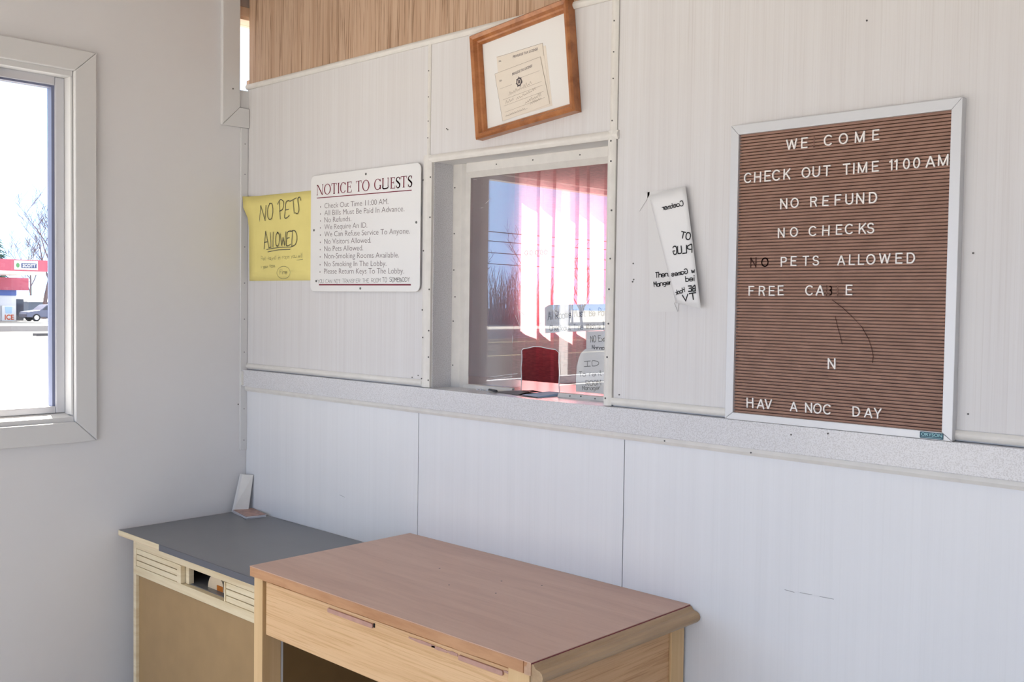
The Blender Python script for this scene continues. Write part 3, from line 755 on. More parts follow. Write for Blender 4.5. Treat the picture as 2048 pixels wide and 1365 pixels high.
YSTR = [[(0.080, 1.699), (0.087, 1.753)], [(0.087, 1.753), (0.114, 1.703)], [(0.112, 1.704), (0.118, 1.752)],
    [(0.140, 1.757), (0.128, 1.742), (0.127, 1.718), (0.138, 1.706), (0.152, 1.710), (0.158, 1.735), (0.152, 1.755), (0.138, 1.757)],
    [(0.200, 1.704), (0.194, 1.760)], [(0.184, 1.752), (0.200, 1.766), (0.219, 1.757), (0.214, 1.736), (0.196, 1.729)],
    [(0.250, 1.760), (0.232, 1.756), (0.228, 1.730), (0.224, 1.708), (0.236, 1.706), (0.250, 1.713)], [(0.228, 1.731), (0.246, 1.733)],
    [(0.252, 1.757), (0.288, 1.766)], [(0.270, 1.761), (0.277, 1.718)],
    [(0.313, 1.757), (0.306, 1.767), (0.296, 1.763), (0.299, 1.746), (0.303, 1.728), (0.294, 1.716), (0.284, 1.720)],
    [(0.108, 1.611), (0.116, 1.668)], [(0.116, 1.668), (0.136, 1.614)], [(0.110, 1.632), (0.126, 1.634)],
    [(0.136, 1.614), (0.149, 1.616)], [(0.144, 1.663), (0.147, 1.617)], [(0.160, 1.664), (0.159, 1.616)],
    [(0.185, 1.663), (0.175, 1.650), (0.174, 1.626), (0.184, 1.618), (0.194, 1.628), (0.194, 1.654), (0.184, 1.663)],
    [(0.200, 1.657), (0.209, 1.620)], [(0.209, 1.620), (0.216, 1.645)], [(0.216, 1.645), (0.224, 1.619)], [(0.224, 1.619), (0.232, 1.662)],
    [(0.258, 1.664), (0.240, 1.660), (0.236, 1.640), (0.234, 1.620), (0.246, 1.618), (0.258, 1.622)], [(0.236, 1.641), (0.252, 1.643)],
    [(0.264, 1.617), (0.268, 1.662)], [(0.258, 1.662), (0.280, 1.664), (0.293, 1.645), (0.286, 1.622), (0.262, 1.614)]]
for lo, hi in ((1.69, 1.80), (1.60, 1.68)):
    yw = MB(); strokes(yw, pl, [q for q in YSTR if lo < q[0][1] < hi], 0.0026); build('lettering', yw, 'pen_ink', yp)
yw = MB()
strokes(yw, pl, [[(0.123, 1.609), (0.19, 1.614), (0.262, 1.613)], [(0.130, 1.601), (0.19, 1.606), (0.256, 1.606)]], 0.0022, sm=False)
build('underline', yw, 'pen_ink', yp)
yw2 = MB()
hand(yw2, pl, 'If Pet found in room you will', 0.064, 1.573, 0.326, 1.580, 0.013, 0.0007, jitter=0.09)
hand(yw2, pl, 'lose your room.', 0.066, 1.547, 0.176, 1.552, 0.011, 0.0007, jitter=0.09)
hand(yw2, pl, 'Fine', 0.200, 1.528, 0.242, 1.529, 0.014, 0.0011)
ribbon(yw2, pl, [(0.220 + 0.037 * math.cos(2 * PI * k / 24), 1.533 + 0.020 * math.sin(2 * PI * k / 24)) for k in range(25)], 0.0010, 0.0004)
ribbon(yw2, pl, [(0.292, 1.571), (0.325, 1.573)], 0.001, 0.0004)
build('fine_print', yw2, 'pen_ink', yp)

# notice board to guests
ns = thing('notice_sign', 'white NOTICE TO GUESTS sign with rounded corners left of the service window', 'sign', (0.63, -0.012, 1.47))
def round_rect(x0, x1, z0, z1, r, n=5):
    out = []
    for cx, cz, a in ((x1 - r, z0 + r, -PI / 2), (x1 - r, z1 - r, 0), (x0 + r, z1 - r, PI / 2), (x0 + r, z0 + r, PI)):
        out += [(cx + r * math.cos(a + PI / 2 * k / n), cz + r * math.sin(a + PI / 2 * k / n)) for k in range(n + 1)]
    return out
NY = -0.012
build('board', MB().prism(round_rect(0.3735, 0.882, 1.4735, 1.8265, 0.018), 'y', NY, NY + 0.003), 'sign_white', ns, bevel=0.0008)
build('spacer', MB().box(0.44, 0.82, NY + 0.003, -0.003, 1.55, 1.75), 'dark_gap', ns)
pn = wall_plane(NY)
hm = MB()
XS = -0.0035; ZS = -0.0005   # small shift from the measuring plane onto this sign's face
for ch, a, b_ in (('N', .408, .441), ('O', .445, .479), ('T', .482, .509), ('I', .512, .523), ('C', .525, .555), ('E', .558, .581), ('T', .601, .627), ('O', .630, .664), ('G', .685, .717), ('U', .720, .750), ('E', .757, .778), ('S', .781, .800), ('T', .802, .828), ('S', .832, .851)):
    serif_glyph(hm, pn, ch, a + XS, b_ + XS, 1.766 - (a - .408) * 0.010, 0.0315)
poly(hm, pn, [(0.409 + XS, 1.7565), (0.849 + XS, 1.7515), (0.849 + XS, 1.7540), (0.409 + XS, 1.7590)], 0.0004)
build('heading', hm, 'maroon_ink', ns)['label'] = 'maroon serif heading with underline'
rl = MB(); poly(rl, pn, [(0.419, 1.4915), (0.846, 1.4905), (0.846, 1.4950), (0.419, 1.4960)], 0.0004)
build('rule', rl, 'maroon_ink', ns)['label'] = 'maroon rule along the bottom'
body = MB()
LINES = [('Check Out Time 11:00 AM.', 1.7245, .749, 1.7205), ('All Bills Must Be Paid In Advance.', 1.703, .819, 1.6965), ('No Refunds.', 1.682, .580, 1.680), ('We Require An ID.', 1.661, .655, 1.658),
         ('We Can Refuse Service To Anyone.', 1.639, .843, 1.634), ('No Visitors Allowed.', 1.617, .673, 1.614), ('No Pets Allowed.', 1.595, .637, 1.593), ('Non-Smoking Rooms Available.', 1.573, .798, 1.569), ('No Smoking In The Lobby.', 1.549, .743, 1.546), ('Please Return Keys To The Lobby.', 1.527, .820, 1.524)]
for s, z, xr, zr in LINES:
    printed(body, pn, s, 0.448 + XS, z, xr + XS, zr, 0.0155, offset=-0.008)
    bx_, bz_ = 0.4275 + XS, z + 0.0055
    poly(body, pn, [(bx_ + 0.0022 * math.cos(2 * PI * k / 10), bz_ + 0.0022 * math.sin(2 * PI * k / 10)) for k in range(10)], 0.0004)
build('rules_text', body, 'grey_ink', ns)['label'] = 'grey printed list of house rules'
hl = MB()
hand(hl, pn, 'YOU CAN NOT TRANSFER THE ROOM', 0.412, 1.4985, 0.716, 1.5005, 0.0105, 0.0007, jitter=0.06)
hand(hl, pn, 'TO SOMEBODY', 0.722, 1.501, 0.843, 1.502, 0.0115, 0.0011, jitter=0.05)
build('handwritten_line', hl, 'black_ink', ns)
for px, pz in ((.6435, 1.8125), (.866, 1.6635), (.392, 1.6605), (.405, 1.505), (.622, 1.4825)):
    build('screw', MB().disc((px, NY, pz), 0.0036, -0.0016, 'y', 10), 'screw_metal', ns, bevel=0.0006)

# folded note, right of the service window
fn = thing('folded_note', 'white folded paper with black marker writing hanging askew by the letter board', 'note', (1.70, -0.005, 1.43))
build('back_sheet', MB().prism([(1.648, 1.430), (1.722, 1.433), (1.730, 1.697), (1.634, 1.697)], 'y', -0.0045, -0.004), 'shaded_paper', fn)
# front flap: gently curved, leaning with its right edge away from the wall
FL = [(1.640, 1.688), (1.741, 1.702)]; FB = [(1.716, 1.452), (1.790, 1.441)]
gv = []; NR, NC = 10, 8
for j in range(NR + 1):
    s = j / NR
    lx = FL[0][0] + (FB[0][0] - FL[0][0]) * s; lz = FL[0][1] + (FB[0][1] - FL[0][1]) * s
    rx = FL[1][0] + (FB[1][0] - FL[1][0]) * s; rz = FL[1][1] + (FB[1][1] - FL[1][1]) * s
    for i in range(NC + 1):
        t_ = i / NC
        bow = 0.006 + 0.016 * math.sin(PI * min(1, t_ * 0.62 + 0.0)) * (0.55 + 0.45 * s)
        gv.append((lx + (rx - lx) * t_, -bow, lz + (rz - lz) * t_))
gf = [(j * (NC + 1) + i, j * (NC + 1) + i + 1, (j + 1) * (NC + 1) + i + 1, (j + 1) * (NC + 1) + i) for j in range(NR) for i in range(NC)]
fo = build('front_flap', MB().add(gv, gf), 'white_paper', fn, smooth=True)
md = fo.modifiers.new('solid', 'SOLIDIFY'); md.thickness = 0.0004; md.offset = -1
build('top_corner', MB().prism([(1.613, 1.655), (1.640, 1.690), (1.640, 1.697), (1.616, 1.696)], 'y', -0.0045, -0.004), 'shaded_paper', fn)
build('torn_corner', MB().prism([(1.652, 1.4345), (1.694, 1.4315), (1.722, 1.4325), (1.712, 1.452)], 'y', -0.0062, -0.0056), 'shaded_paper', fn)
# the writing follows the curved flap
def flap_point(a, b):
    j = (1.695 - b) / 0.25; j = max(0, min(1, j))
    lx = FL[0][0] + (FB[0][0] - FL[0][0]) * j; rx = FL[1][0] + (FB[1][0] - FL[1][0]) * j
    t_ = max(0, min(1, (a - lx) / (rx - lx)))
    return -(0.006 + 0.016 * math.sin(PI * min(1, t_ * 0.62)) * (0.55 + 0.45 * j)) - 0.0009
p0 = wall_plane(0.0)
for args in (
    ('Costmer', 1.738, 1.661, 1.678, 1.653, 0.0105, 0.0019),
    ('OT', 1.757, 1.586, 1.731, 1.592, 0.014, 0.0025),
    ('PLUG', 1.763, 1.560, 1.711, 1.556, 0.016, 0.0025),
    ('w Games', 1.773, 1.517, 1.706, 1.509, 0.0105, 0.0019),
    ('ied', 1.773, 1.499, 1.748, 1.497, 0.0105, 0.0019),
    ('BE', 1.776, 1.477, 1.757, 1.476, 0.012, 0.0025),
    ('Hook', 1.748, 1.476, 1.717, 1.468, 0.0095, 0.0018),
    ('TV', 1.780, 1.460, 1.739, 1.454, 0.014, 0.0026)):
    fwm = MB(); hand(fwm, p0, *args, mirror=True)
    for v in fwm.v: v.y = flap_point(v.x, v.z)
    build('marker_writing', fwm, 'black_ink', fn)
p1 = wall_plane(-0.0048)
for args in (('Then.', 1.661, 1.507, 1.699, 1.510, 0.0115, 0.0019), ('Manger', 1.658, 1.487, 1.706, 1.492, 0.0105, 0.0018)):
    fw2 = MB(); hand(fw2, p1, *args); build('margin_writing', fw2, 'black_ink', fn)

# ------------------------------------------------------------------ letter board
BX0, BX1, BZ0, BZ1 = 1.8545, 2.3155, 1.2125, 1.8165
IX0, IX1, IZ0, IZ1 = 1.873, 2.297, 1.227, 1.7965
lb = thing('letter_board', 'brown grooved felt letter board in a silver frame standing on the ledge', 'letter board', (2.085, -0.012, 1.2125))
FY0, FY1 = -0.022, -0.0005
def mitre(a, b, c, d):
    return MB().hexa([(p[0], FY1, p[1]) for p in (a, b, c, d)], [(p[0], FY0, p[1]) for p in (a, b, c, d)])
e = 0.0004
for q in (((BX0, BZ1), (BX1, BZ1), (IX1, IZ1), (IX0, IZ1)), ((BX0, BZ0), (BX1, BZ0), (IX1, IZ0), (IX0, IZ0)), ((BX0, BZ0 + e), (BX0, BZ1 - e), (IX0, IZ1 - e), (IX0, IZ0 + e)), ((BX1, BZ0 + e), (BX1, BZ1 - e), (IX1, IZ1 - e), (IX1, IZ0 + e))):
    build('frame_rail', mitre(*q), 'alu_frame', lb, bevel=0.0009)
GP = 0.00635
gr = MB(); pts = []
z = IZ0 - 0.002
while z < IZ1 + 0.002:
    pts += [(-0.0075, z), (-0.0075, z + 0.0015), (-0.0153, z + 0.0018), (-0.0162, z + 0.0035), (-0.0153, z + GP - 0.0001)]
    z += GP
pts = [(-0.002, IZ0 - 0.002)] + pts + [(-0.002, z)]
nP = len(pts)
vv = [(IX0 - 0.001, p[0], p[1]) for p in pts] + [(IX1 + 0.001, p[0], p[1]) for p in pts]
gr.add(vv, [(i, i + 1, nP + i + 1, nP + i) for i in range(nP - 1)])
build('felt_panel', gr, 'felt', lb)
pb = wall_plane(-0.0163)
hr = MB()
hr.tube([(x, -0.0172, z) for x, z in ((2.082, 1.461), (2.104, 1.446), (2.127, 1.426), (2.143, 1.410), (2.156, 1.389), (2.163, 1.371), (2.166, 1.356), (2.165, 1.344))], 0.0006, 5)
build('scratch', hr, 'felt_dark', lb)
hr = MB()
hr.tube([(x, -0.0172, z) for x, z in ((2.089, 1.430), (2.094, 1.411), (2.100, 1.393), (2.105, 1.376))], 0.0005, 5)
build('scratch', hr, 'felt_dark', lb)
plate = build('maker_plate', MB().prism(round_rect(2.259, 2.3005, 1.2125 + 0.0015, 1.2255, 0.0015), 'y', FY0 - 0.0012, FY0), 'teal_plate', lb)
plt = MB(); printed(plt, wall_plane(FY0 - 0.0012), 'ORYSON', 2.2615, 1.2185, 2.2985, 1.2185, 0.0055, 0.0003, offset=0.01)
rect(plt, wall_plane(FY0 - 0.0012), 2.2625, 2.2975, 1.2158, 1.2164, 0.0003)
build('plate_lettering', plt, 'pale_teal', plate)

ROWS = [('WELCOME', 'WELCOME', 'W1.990,1.755,.0215 E2.017,1.756,.021 C2.066,1.756,.021 O2.097,1.756,.021 M2.129,1.756,.021 E2.160,1.757,.020'),
 ('CHECK', 'check-out-time', 'C1.894,1.697,.021 H1.916,1.697,.021 E1.939,1.697,.022 C1.958,1.697,.022 K1.981,1.698,.021'),
 ('OUT', '', 'O2.022,1.698,.021 U2.043,1.698,.021 T2.065,1.698,.021'),
 ('TIME', '', 'T2.105,1.698,.021 I2.119,1.698,.021 M2.136,1.699,.020 E2.161,1.699,.020'),
 ('11', '', '12.190,1.699,.020 12.199,1.699,.020'),
 ('00', '', '02.219,1.699,.020 02.237,1.699,.020'),
 ('AM', '', 'A2.262,1.699,.021 M2.284,1.700,.020'),
 ('NO of REFUND', '', 'N1.976,1.640,.021 O1.999,1.641,.020'),
 ('REFUND', '', 'R2.040,1.641,.020 E2.064,1.641,.020 F2.089,1.641,.021 U2.112,1.641,.021 N2.133,1.641,.021 D2.158,1.641,.021'),
 ('NO of CHECKS', '', 'N1.972,1.583,.020 O1.999,1.584,.0195'),
 ('CHECKS', '', 'C2.039,1.584,.020 H2.066,1.584,.020 E2.093,1.585,.0195 C2.113,1.585,.020 K2.139,1.585,.020 S2.155,1.585,.020'),
 ('PETS', '', 'P1.979,1.526,.0195 E2.000,1.527,.0195 T2.026,1.527,.0195 S2.047,1.527,.0195'),
 ('ALLOWED', '', 'A2.099,1.527,.0195 L2.120,1.527,.020 L2.138,1.527,.020 O2.157,1.527,.020 W2.183,1.528,.0195 E2.210,1.528,.020 D2.232,1.528,.020'),
 ('FREE', '', 'F1.908,1.468,.020 R1.932,1.468,.020 E1.954,1.468,.020 E1.974,1.469,.020'),
 ('CABLE', '', 'C2.035,1.469,.020 A2.057,1.469,.021 E2.116,1.470,.020'),
 ('lone', '', 'N2.085,1.328,.021'),
 ('HAV', '', 'H1.911,1.239,.021 A1.935,1.239,.021 V1.952,1.239,.021'),
 ('A', '', 'A2.008,1.240,.020'),
 ('NOC', '', 'N2.040,1.240,.020 O2.058,1.240,.020 C2.078,1.240,.020'),
 ('DAY', '', 'D2.137,1.241,.0195 A2.160,1.241,.0195 Y2.178,1.241,.0195')]
LCACHE = {}
def arc(cx, cy, rx, ry, a0, a1, n=14):
    return [(cx + rx * math.cos(math.radians(a0 + (a1 - a0) * k / n)), cy + ry * math.sin(math.radians(a0 + (a1 - a0) * k / n))) for k in range(n + 1)]
SW = 0.125   # stroke width relative to the capital height
hS = SW / 2
lo, hi = hS, 1 - hS
MONO = {
 'A': (0.82, [[(0.05, 0), (0.41, hi)], [(0.41, hi), (0.77, 0)], [(0.17, 0.32), (0.65, 0.32)]]),
 'B': (0.66, [[(hS, 0), (hS, 1)], [(hS, hi), (0.40, hi)] , arc(0.38, 0.755, 0.20, 0.185, 90, -90, 8), [(hS, 0.53), (0.40, 0.53)], arc(0.40, 0.295, 0.22, 0.235, 90, -90, 8), [(hS, lo), (0.42, lo)]]),
 'C': (0.82, [arc(0.44, 0.5, 0.38, 0.44, 42, 318, 22)]),
 'D': (0.76, [[(hS, 0), (hS, 1)], [(hS, hi), (0.32, hi)], arc(0.32, 0.5, 0.37, 0.44, 90, -90, 16), [(hS, lo), (0.32, lo)]]),
 'E': (0.66, [[(hS, 0), (hS, 1)], [(hS, hi), (0.64, hi)], [(hS, 0.52), (0.58, 0.52)], [(hS, lo), (0.66, lo)]]),
 'F': (0.62, [[(hS, 0), (hS, 1)], [(hS, hi), (0.62, hi)], [(hS, 0.50), (0.54, 0.50)]]),
 'H': (0.74, [[(hS, 0), (hS, 1)], [(0.74 - hS, 0), (0.74 - hS, 1)], [(hS, 0.52), (0.74 - hS, 0.52)]]),
 'I': (0.125, [[(hS, 0), (hS, 1)]]),
 'K': (0.72, [[(hS, 0), (hS, 1)], [(0.66, 1), (hS, 0.36)], [(0.28, 0.56), (0.70, 0)]]),
 'L': (0.60, [[(hS, 0), (hS, 1)], [(hS, lo), (0.60, lo)]]),
 'M': (0.90, [[(hS, 0), (hS, 1)], [(hS, hi), (0.45, 0.03)], [(0.45, 0.03), (0.90 - hS, hi)], [(0.90 - hS, 0), (0.90 - hS, 1)]]),
 'N': (0.74, [[(hS, 0), (hS, 1)], [(hS, hi), (0.74 - hS, lo)], [(0.74 - hS, 0), (0.74 - hS, 1)]]),
 'O': (0.86, [arc(0.43, 0.5, 0.37, 0.44, 0, 360, 28)]),
 'P': (0.68, [[(hS, 0), (hS, 1)], [(hS, hi), (0.40, hi)], arc(0.38, 0.71, 0.235, 0.228, 90, -90, 10), [(hS, 0.482), (0.40, 0.482)]]),
 'R': (0.74, [[(hS, 0), (hS, 1)], [(hS, hi), (0.42, hi)], arc(0.40, 0.72, 0.235, 0.218, 90, -90, 10), [(hS, 0.502), (0.42, 0.502)], [(0.42, 0.50), (0.66, 0)]]),
 'S': (0.70, [arc(0.35, 0.725, 0.26, 0.215, 20, 270, 14) + arc(0.35, 0.285, 0.285, 0.225, 90, -165, 14)]),
 'T': (0.70, [[(0.35, 0), (0.35, 1)], [(0, hi), (0.70, hi)]]),
 'U': (0.74, [[(hS, 1), (hS, 0.36)], arc(0.37, 0.36, 0.31, 0.30, 180, 360, 14), [(0.74 - hS, 0.36), (0.74 - hS, 1)]]),
 'V': (0.78, [[(0.05, 1), (0.39, lo)], [(0.39, lo), (0.73, 1)]]),
 'W': (1.10, [[(0.05, 1), (0.29, lo)], [(0.29, lo), (0.55, hi)], [(0.55, hi), (0.81, lo)], [(0.81, lo), (1.05, 1)]]),
 'Y': (0.78, [[(0.05, 1), (0.39, 0.44)], [(0.39, 0.44), (0.73, 1)], [(0.39, 0.46), (0.39, 0)]]),
 '1': (0.32, [[(0.25, 0), (0.25, 1)], [(0.03, 0.76), (0.25, 0.90)]]),
 '0': (0.62, [arc(0.31, 0.5, 0.25, 0.44, 0, 360, 26)]),
}
def mono_mesh(ch):
    w_, sts = MONO[ch]
    mb = MB()
    for st in sts:
        for (a, b) in zip(st[:-1], st[1:]):
            dx, dy = b[0] - a[0], b[1] - a[1]
            L = math.hypot(dx, dy); ux, uy = dx / L, dy / L
            ext = SW * 0.18 if len(st) > 2 else 0.0
            nx, ny = -uy * hS, ux * hS
            q = [(a[0] - ux * ext + nx, a[1] - uy * ext + ny), (a[0] - ux * ext - nx, a[1] - uy * ext - ny), (b[0] + ux * ext - nx, b[1] + uy * ext - ny), (b[0] + ux * ext + nx, b[1] + uy * ext + ny)]
            fr = -0.13 - 0.004 * (len(mb.f) // 6 % 5)   # each stroke a hair prouder than the one it crosses
            mb.hexa([(p[0] - w_ / 2, 0.0, p[1]) for p in q], [(p[0] - w_ / 2, fr, p[1]) for p in q])
    return mb
def ghost(ch, x, z, cap):
    w_, sts = MONO[ch]
    gh = MB()
    for st in sts: ribbon(gh, pb, [(x + (q[0] - w_ / 2) * cap, z + q[1] * cap) for q in st], SW * cap, 0.0002)
    build('letter_ghost', gh, 'felt_dark' if ch in 'NO' else 'felt_faint', lb)['label'] = 'dark unfaded trace of a missing letter'
for ch, x, z, cap in (('N', 1.910, 1.526, .019), ('O', 1.936, 1.526, .019), ('L', 2.041, 1.756, .020), ('B', 2.075, 1.469, .019), ('L', 2.097, 1.469, .019)):
    ghost(ch, x, z, cap)
ORD = ['first', 'second', 'third', 'fourth', 'fifth', 'sixth', 'seventh']
def letter(ch, x, z, cap, label, tilt=0.0):
    if ch not in LCACHE:
        mb = mono_mesh(ch)
        me = bpy.data.meshes.new('board_letter')
        me.from_pydata([tuple(v) for v in mb.v], [], [tuple(f) for f in mb.f])
        bm = bmesh.new(); bm.from_mesh(me); bmesh.ops.recalc_face_normals(bm, faces=bm.faces); bm.to_mesh(me); bm.free()
        me.materials.append(MATS['letter_white'])
        LCACHE[ch] = me
    o = bpy.data.objects.new('board_letter', LCACHE[ch]); COL.objects.link(o)
    o.location = (x, -0.0160, z); o.scale = (cap, cap, cap)
    o.rotation_euler = (0, tilt, 0)
    tag(o, label, 'letter', 'white letters on the letter board')
ALL_ROW = {'WELCOME': 'WELCOME, top line', 'CHECK': 'CHECK in the check-out line', 'OUT': 'OUT in the check-out line', 'TIME': 'TIME in the check-out line', 'AM': 'AM ending the check-out line'}
for word, _, row in ROWS:
    items = []
    for it in row.split():
        ch = it[0]; x, z, cap = [float(v) for v in it[1:].split(',')]
        items.append((ch, x, z, cap))
    cnt = {}
    for i, (ch, x, z, cap) in enumerate(items):
        tot = sum(1 for q in items if q[0] == ch)
        cnt[ch] = cnt.get(ch, 0) + 1
        which = '' if tot == 1 else (ORD[cnt[ch] - 1] + ' ')
        kind = 'digit' if ch.isdigit() else 'letter'
        if word == 'lone': lab = 'lone white plastic letter N low in the middle of the board'
        elif word == 'A': lab = 'white plastic letter A standing alone between HAV and NOC'
        elif word in ('11', '00'): lab = '%swhite plastic %s %s of the %s in the check-out time' % (which, kind, ch, word)
        else: lab = '%swhite plastic %s %s of the word %s on the board' % (which, kind, ch, ALL_ROW.get(word, word))
        letter(ch, x, z, cap, lab, tilt=(-0.04 if word in ('HAV', 'NOC', 'DAY') and i == 0 else 0.02 * ((i * 5) % 3 - 1)))

# ------------------------------------------------------------------ framed licence, tilted
pf = thing('picture_frame', 'tilted brown wooden frame with a tax licence above the service window', 'picture frame', (1.28, 0, 1.87))
TH = math.radians(6.0)
FU = Vector((math.cos(TH), 0, math.sin(TH))); FV = Vector((-math.sin(TH), 0, math.cos(TH)))
FC = Vector((1.2615, 0, 2.0125))
FWD, FHT, RW = 0.330, 0.268, 0.025
def fpt(a, b, y): return FC + FU * a + FV * b + Vector((0, y, 0))
def frame_rail(c1, c2, c3, c4_):
    """Stepped profile: outer edge low, ridge, then down to the picture."""
    secs = [(0.0, -0.004), (0.0, -0.028), (0.16, -0.033), (0.50, -0.030), (0.68, -0.021), (0.84, -0.019), (1.0, -0.012), (1.0, -0.004)]
    v = []
    for (o_, i_) in ((c1, c4_), (c2, c3)):
        for t_, y in secs:
            v.append(fpt(o_[0] + (i_[0] - o_[0]) * t_, o_[1] + (i_[1] - o_[1]) * t_, y))
    n_ = len(secs)
    f = [(i, (i + 1) % n_, n_ + (i + 1) % n_, n_ + i) for i in range(n_)] + [tuple(range(n_)), tuple(range(n_, 2 * n_))[::-1]]
    return MB().add(v, f)
a, b_ = FWD / 2, FHT / 2
ai, bi = a - RW, b_ - RW
for q in (((-a, b_), (a, b_), (ai, bi), (-ai, bi)), ((a, -b_), (-a, -b_), (-ai, -bi), (ai, -bi)), ((a, b_), (a, -b_), (ai, -bi), (ai, bi)), ((-a, -b_), (-a, b_), (-ai, bi), (-ai, -bi))):
    build('frame_rail', frame_rail(*q), 'frame_wood', pf)
build('backing', MB().hexa([fpt(-a + .004, -b_ + .004, -0.0035), fpt(a - .004, -b_ + .004, -0.0035), fpt(a - .004, b_ - .004, -0.0035), fpt(-a + .004, b_ - .004, -0.0035)],
      [fpt(-a + .004, -b_ + .004, -0.008), fpt(a - .004, -b_ + .004, -0.008), fpt(a - .004, b_ - .004, -0.008), fpt(-a + .004, b_ - .004, -0.008)]), 'mat_board', pf)
def lic_sheet(name, corners, y, h=0.0003):
    return build(name, MB().hexa([(x, y + h, z) for x, z in corners], [(x, y, z) for x, z in corners]), 'licence_paper', pf)
lic_sheet('licence', [(1.185, 1.905), (1.352, 1.922), (1.328, 2.069), (1.162, 2.068)], -0.0083)
lic_sheet('licence', [(1.186, 1.910), (1.346, 1.931), (1.318, 2.076), (1.164, 2.066)], -0.0087)
lic_sheet('licence', [(1.188, 1.903), (1.345, 1.927), (1.312, 2.044), (1.158, 2.025)], -0.0093)
lm = MB(); lp = wall_plane(-0.0093); lq = wall_plane(-0.0087)
def lic_line(x0, z0, x1, z1, wd=0.0006, pl=None): ribbon(lm, pl or lp, [(x0, z0), (x1, z1)], wd, 0.0003)
for q in (((1.158, 2.025), (1.312, 2.044)), ((1.312, 2.044), (1.345, 1.927)), ((1.158, 2.025), (1.188, 1.903))): lic_line(*q[0], *q[1], 0.0007)
for q in (((1.164, 2.066), (1.318, 2.076)), ((1.318, 2.076), (1.322, 2.045))): lic_line(*q[0], *q[1], 0.0007, lq)
def on_lic(s, t_):  # s across, t down, on the front licence
    L_ = Vector((1.158, 2.025)).lerp(Vector((1.188, 1.903)), t_); R_ = Vector((1.312, 2.044)).lerp(Vector((1.345, 1.927)), t_)
    return tuple(L_.lerp(R_, s))
for s0, s1, t_ in ((0.06, 0.32, 0.34), (0.56, 0.93, 0.27), (0.08, 0.93, 0.58), (0.08, 0.93, 0.71), (0.08, 0.93, 0.84), (0.08, 0.55, 0.93), (0.55, 0.93, 0.50)):
    p, q = on_lic(s0, t_), on_lic(s1, t_); lic_line(*p, *q, 0.0005)
lm2 = MB()
p, q = on_lic(0.36, 0.165), on_lic(0.80, 0.14); printed(lm2, lp, 'PRIVILEGE TAX LICENSE', *p, *q, 0.0062, 0.0003, offset=0.012)
printed(lm2, lq, 'PRIVILEGE TAX LICENSE', 1.220, 2.055, 1.303, 2.062, 0.006, 0.0003, offset=0.012)
printed(lm2, lq, 'No.', 1.171, 2.052, 1.180, 2.053, 0.005, 0.0003, offset=0.012)
p, q = on_lic(0.07, 0.20), on_lic(0.13, 0.19); printed(lm2, lp, 'No.', *p, *q, 0.005, 0.0003, offset=0.012)
cx, cz = on_lic(0.48, 0.34)
for k in range(22):
    an = 2 * PI * k / 22; r0 = 0.0095 if k % 3 else 0.0115
    poly(lm2, lp, [(cx + r0 * math.cos(an - .11), cz + r0 * 1.15 * math.sin(an - .11)), (cx + r0 * math.cos(an + .11), cz + r0 * 1.15 * math.sin(an + .11)), (cx + 0.006 * math.cos(an + .2), cz + 0.007 * math.sin(an + .2)), (cx + 0.006 * math.cos(an - .2), cz + 0.007 * math.sin(an - .2))], 0.0003)
ribbon(lm2, lp, [(cx + 0.0085 * math.cos(2 * PI * k / 16), cz + 0.010 * math.sin(2 * PI * k / 16)) for k in range(17)], 0.0012, 0.0003)
poly(lm2, lp, [(cx - 0.004, cz - 0.004), (cx + 0.004, cz - 0.004), (cx + 0.003, cz + 0.005), (cx - 0.003, cz + 0.005)], 0.0003)
build('licence_heading', lm2, 'licence_bold', pf)
def scribble(p, q, amp, n, seed):
    r = random.Random(seed)
    ribbon(lm, lp, smooth_path([(p[0] + (q[0] - p[0]) * k / n, p[1] + (q[1] - p[1]) * k / n + (amp if k % 2 else 0) * r.uniform(0.4, 1.2)) for k in range(n + 1)]), 0.0006, 0.0003)
scribble(on_lic(0.22, 0.54), on_lic(0.72, 0.47), 0.008, 22, 1); scribble(on_lic(0.12, 0.68), on_lic(0.30, 0.66), 0.007, 10, 2); scribble(on_lic(0.36, 0.68), on_lic(0.78, 0.62), 0.006, 20, 3)
scribble(on_lic(0.52, 0.82), on_lic(0.86, 0.78), 0.008, 18, 4); scribble(on_lic(0.62, 0.88), on_lic(0.86, 0.85), 0.006, 12, 5); scribble(on_lic(0.08, 0.93), on_lic(0.5, 0.92), 0.003, 24, 6)
build('licence_lines', lm, 'licence_ink', pf)

# ------------------------------------------------------------------ grey desk in the corner
gd = thing('desk', 'lower desk in the corner with grey laminate top and slatted cream front', 'desk', (0.43, -0.22, 0))
build('top', MB().box(0.012, 0.838, -0.449, -0.008, 0.7225, 0.7385), 'peach_wood', gd)['label'] = 'raw wood core of the top'
build('top_laminate', MB().box(0.012, 0.838, -0.450, -0.008, 0.7385, 0.7402), 'gray_laminate', gd)
build('edge_band', MB().box(0.268, 0.838, -0.4525, -0.4492, 0.7225, 0.7402), 'gray_band', gd)
build('edge_wood', MB().box(0.012, 0.266, -0.4515, -0.4492, 0.7245, 0.7395), 'cream_wood', gd)['label'] = 'bare wood edge where the grey band is missing'
FYD = -0.437
build('stile', MB().box(0.080, 0.0965, FYD, FYD + 0.035, 0, 0.7222), 'cream_wood', gd, bevel=0.001)
build('side_panel', MB().box(0.082, 0.094, FYD + 0.036, -0.012, 0, 0.7222), 'hardboard', gd)
build('side_panel', MB().box(0.815, 0.830, FYD + 0.004, -0.012, 0, 0.7222), 'hardboard_shaded', gd)
build('front_panel', MB().box(0.097, 0.815, FYD + 0.010, FYD + 0.016, 0, 0.6165), 'hardboard', gd)
build('apron_rail', MB().box(0.097, 0.832, FYD, FYD + 0.018, 0.6965, 0.7222), 'cream_wood', gd, bevel=0.001)
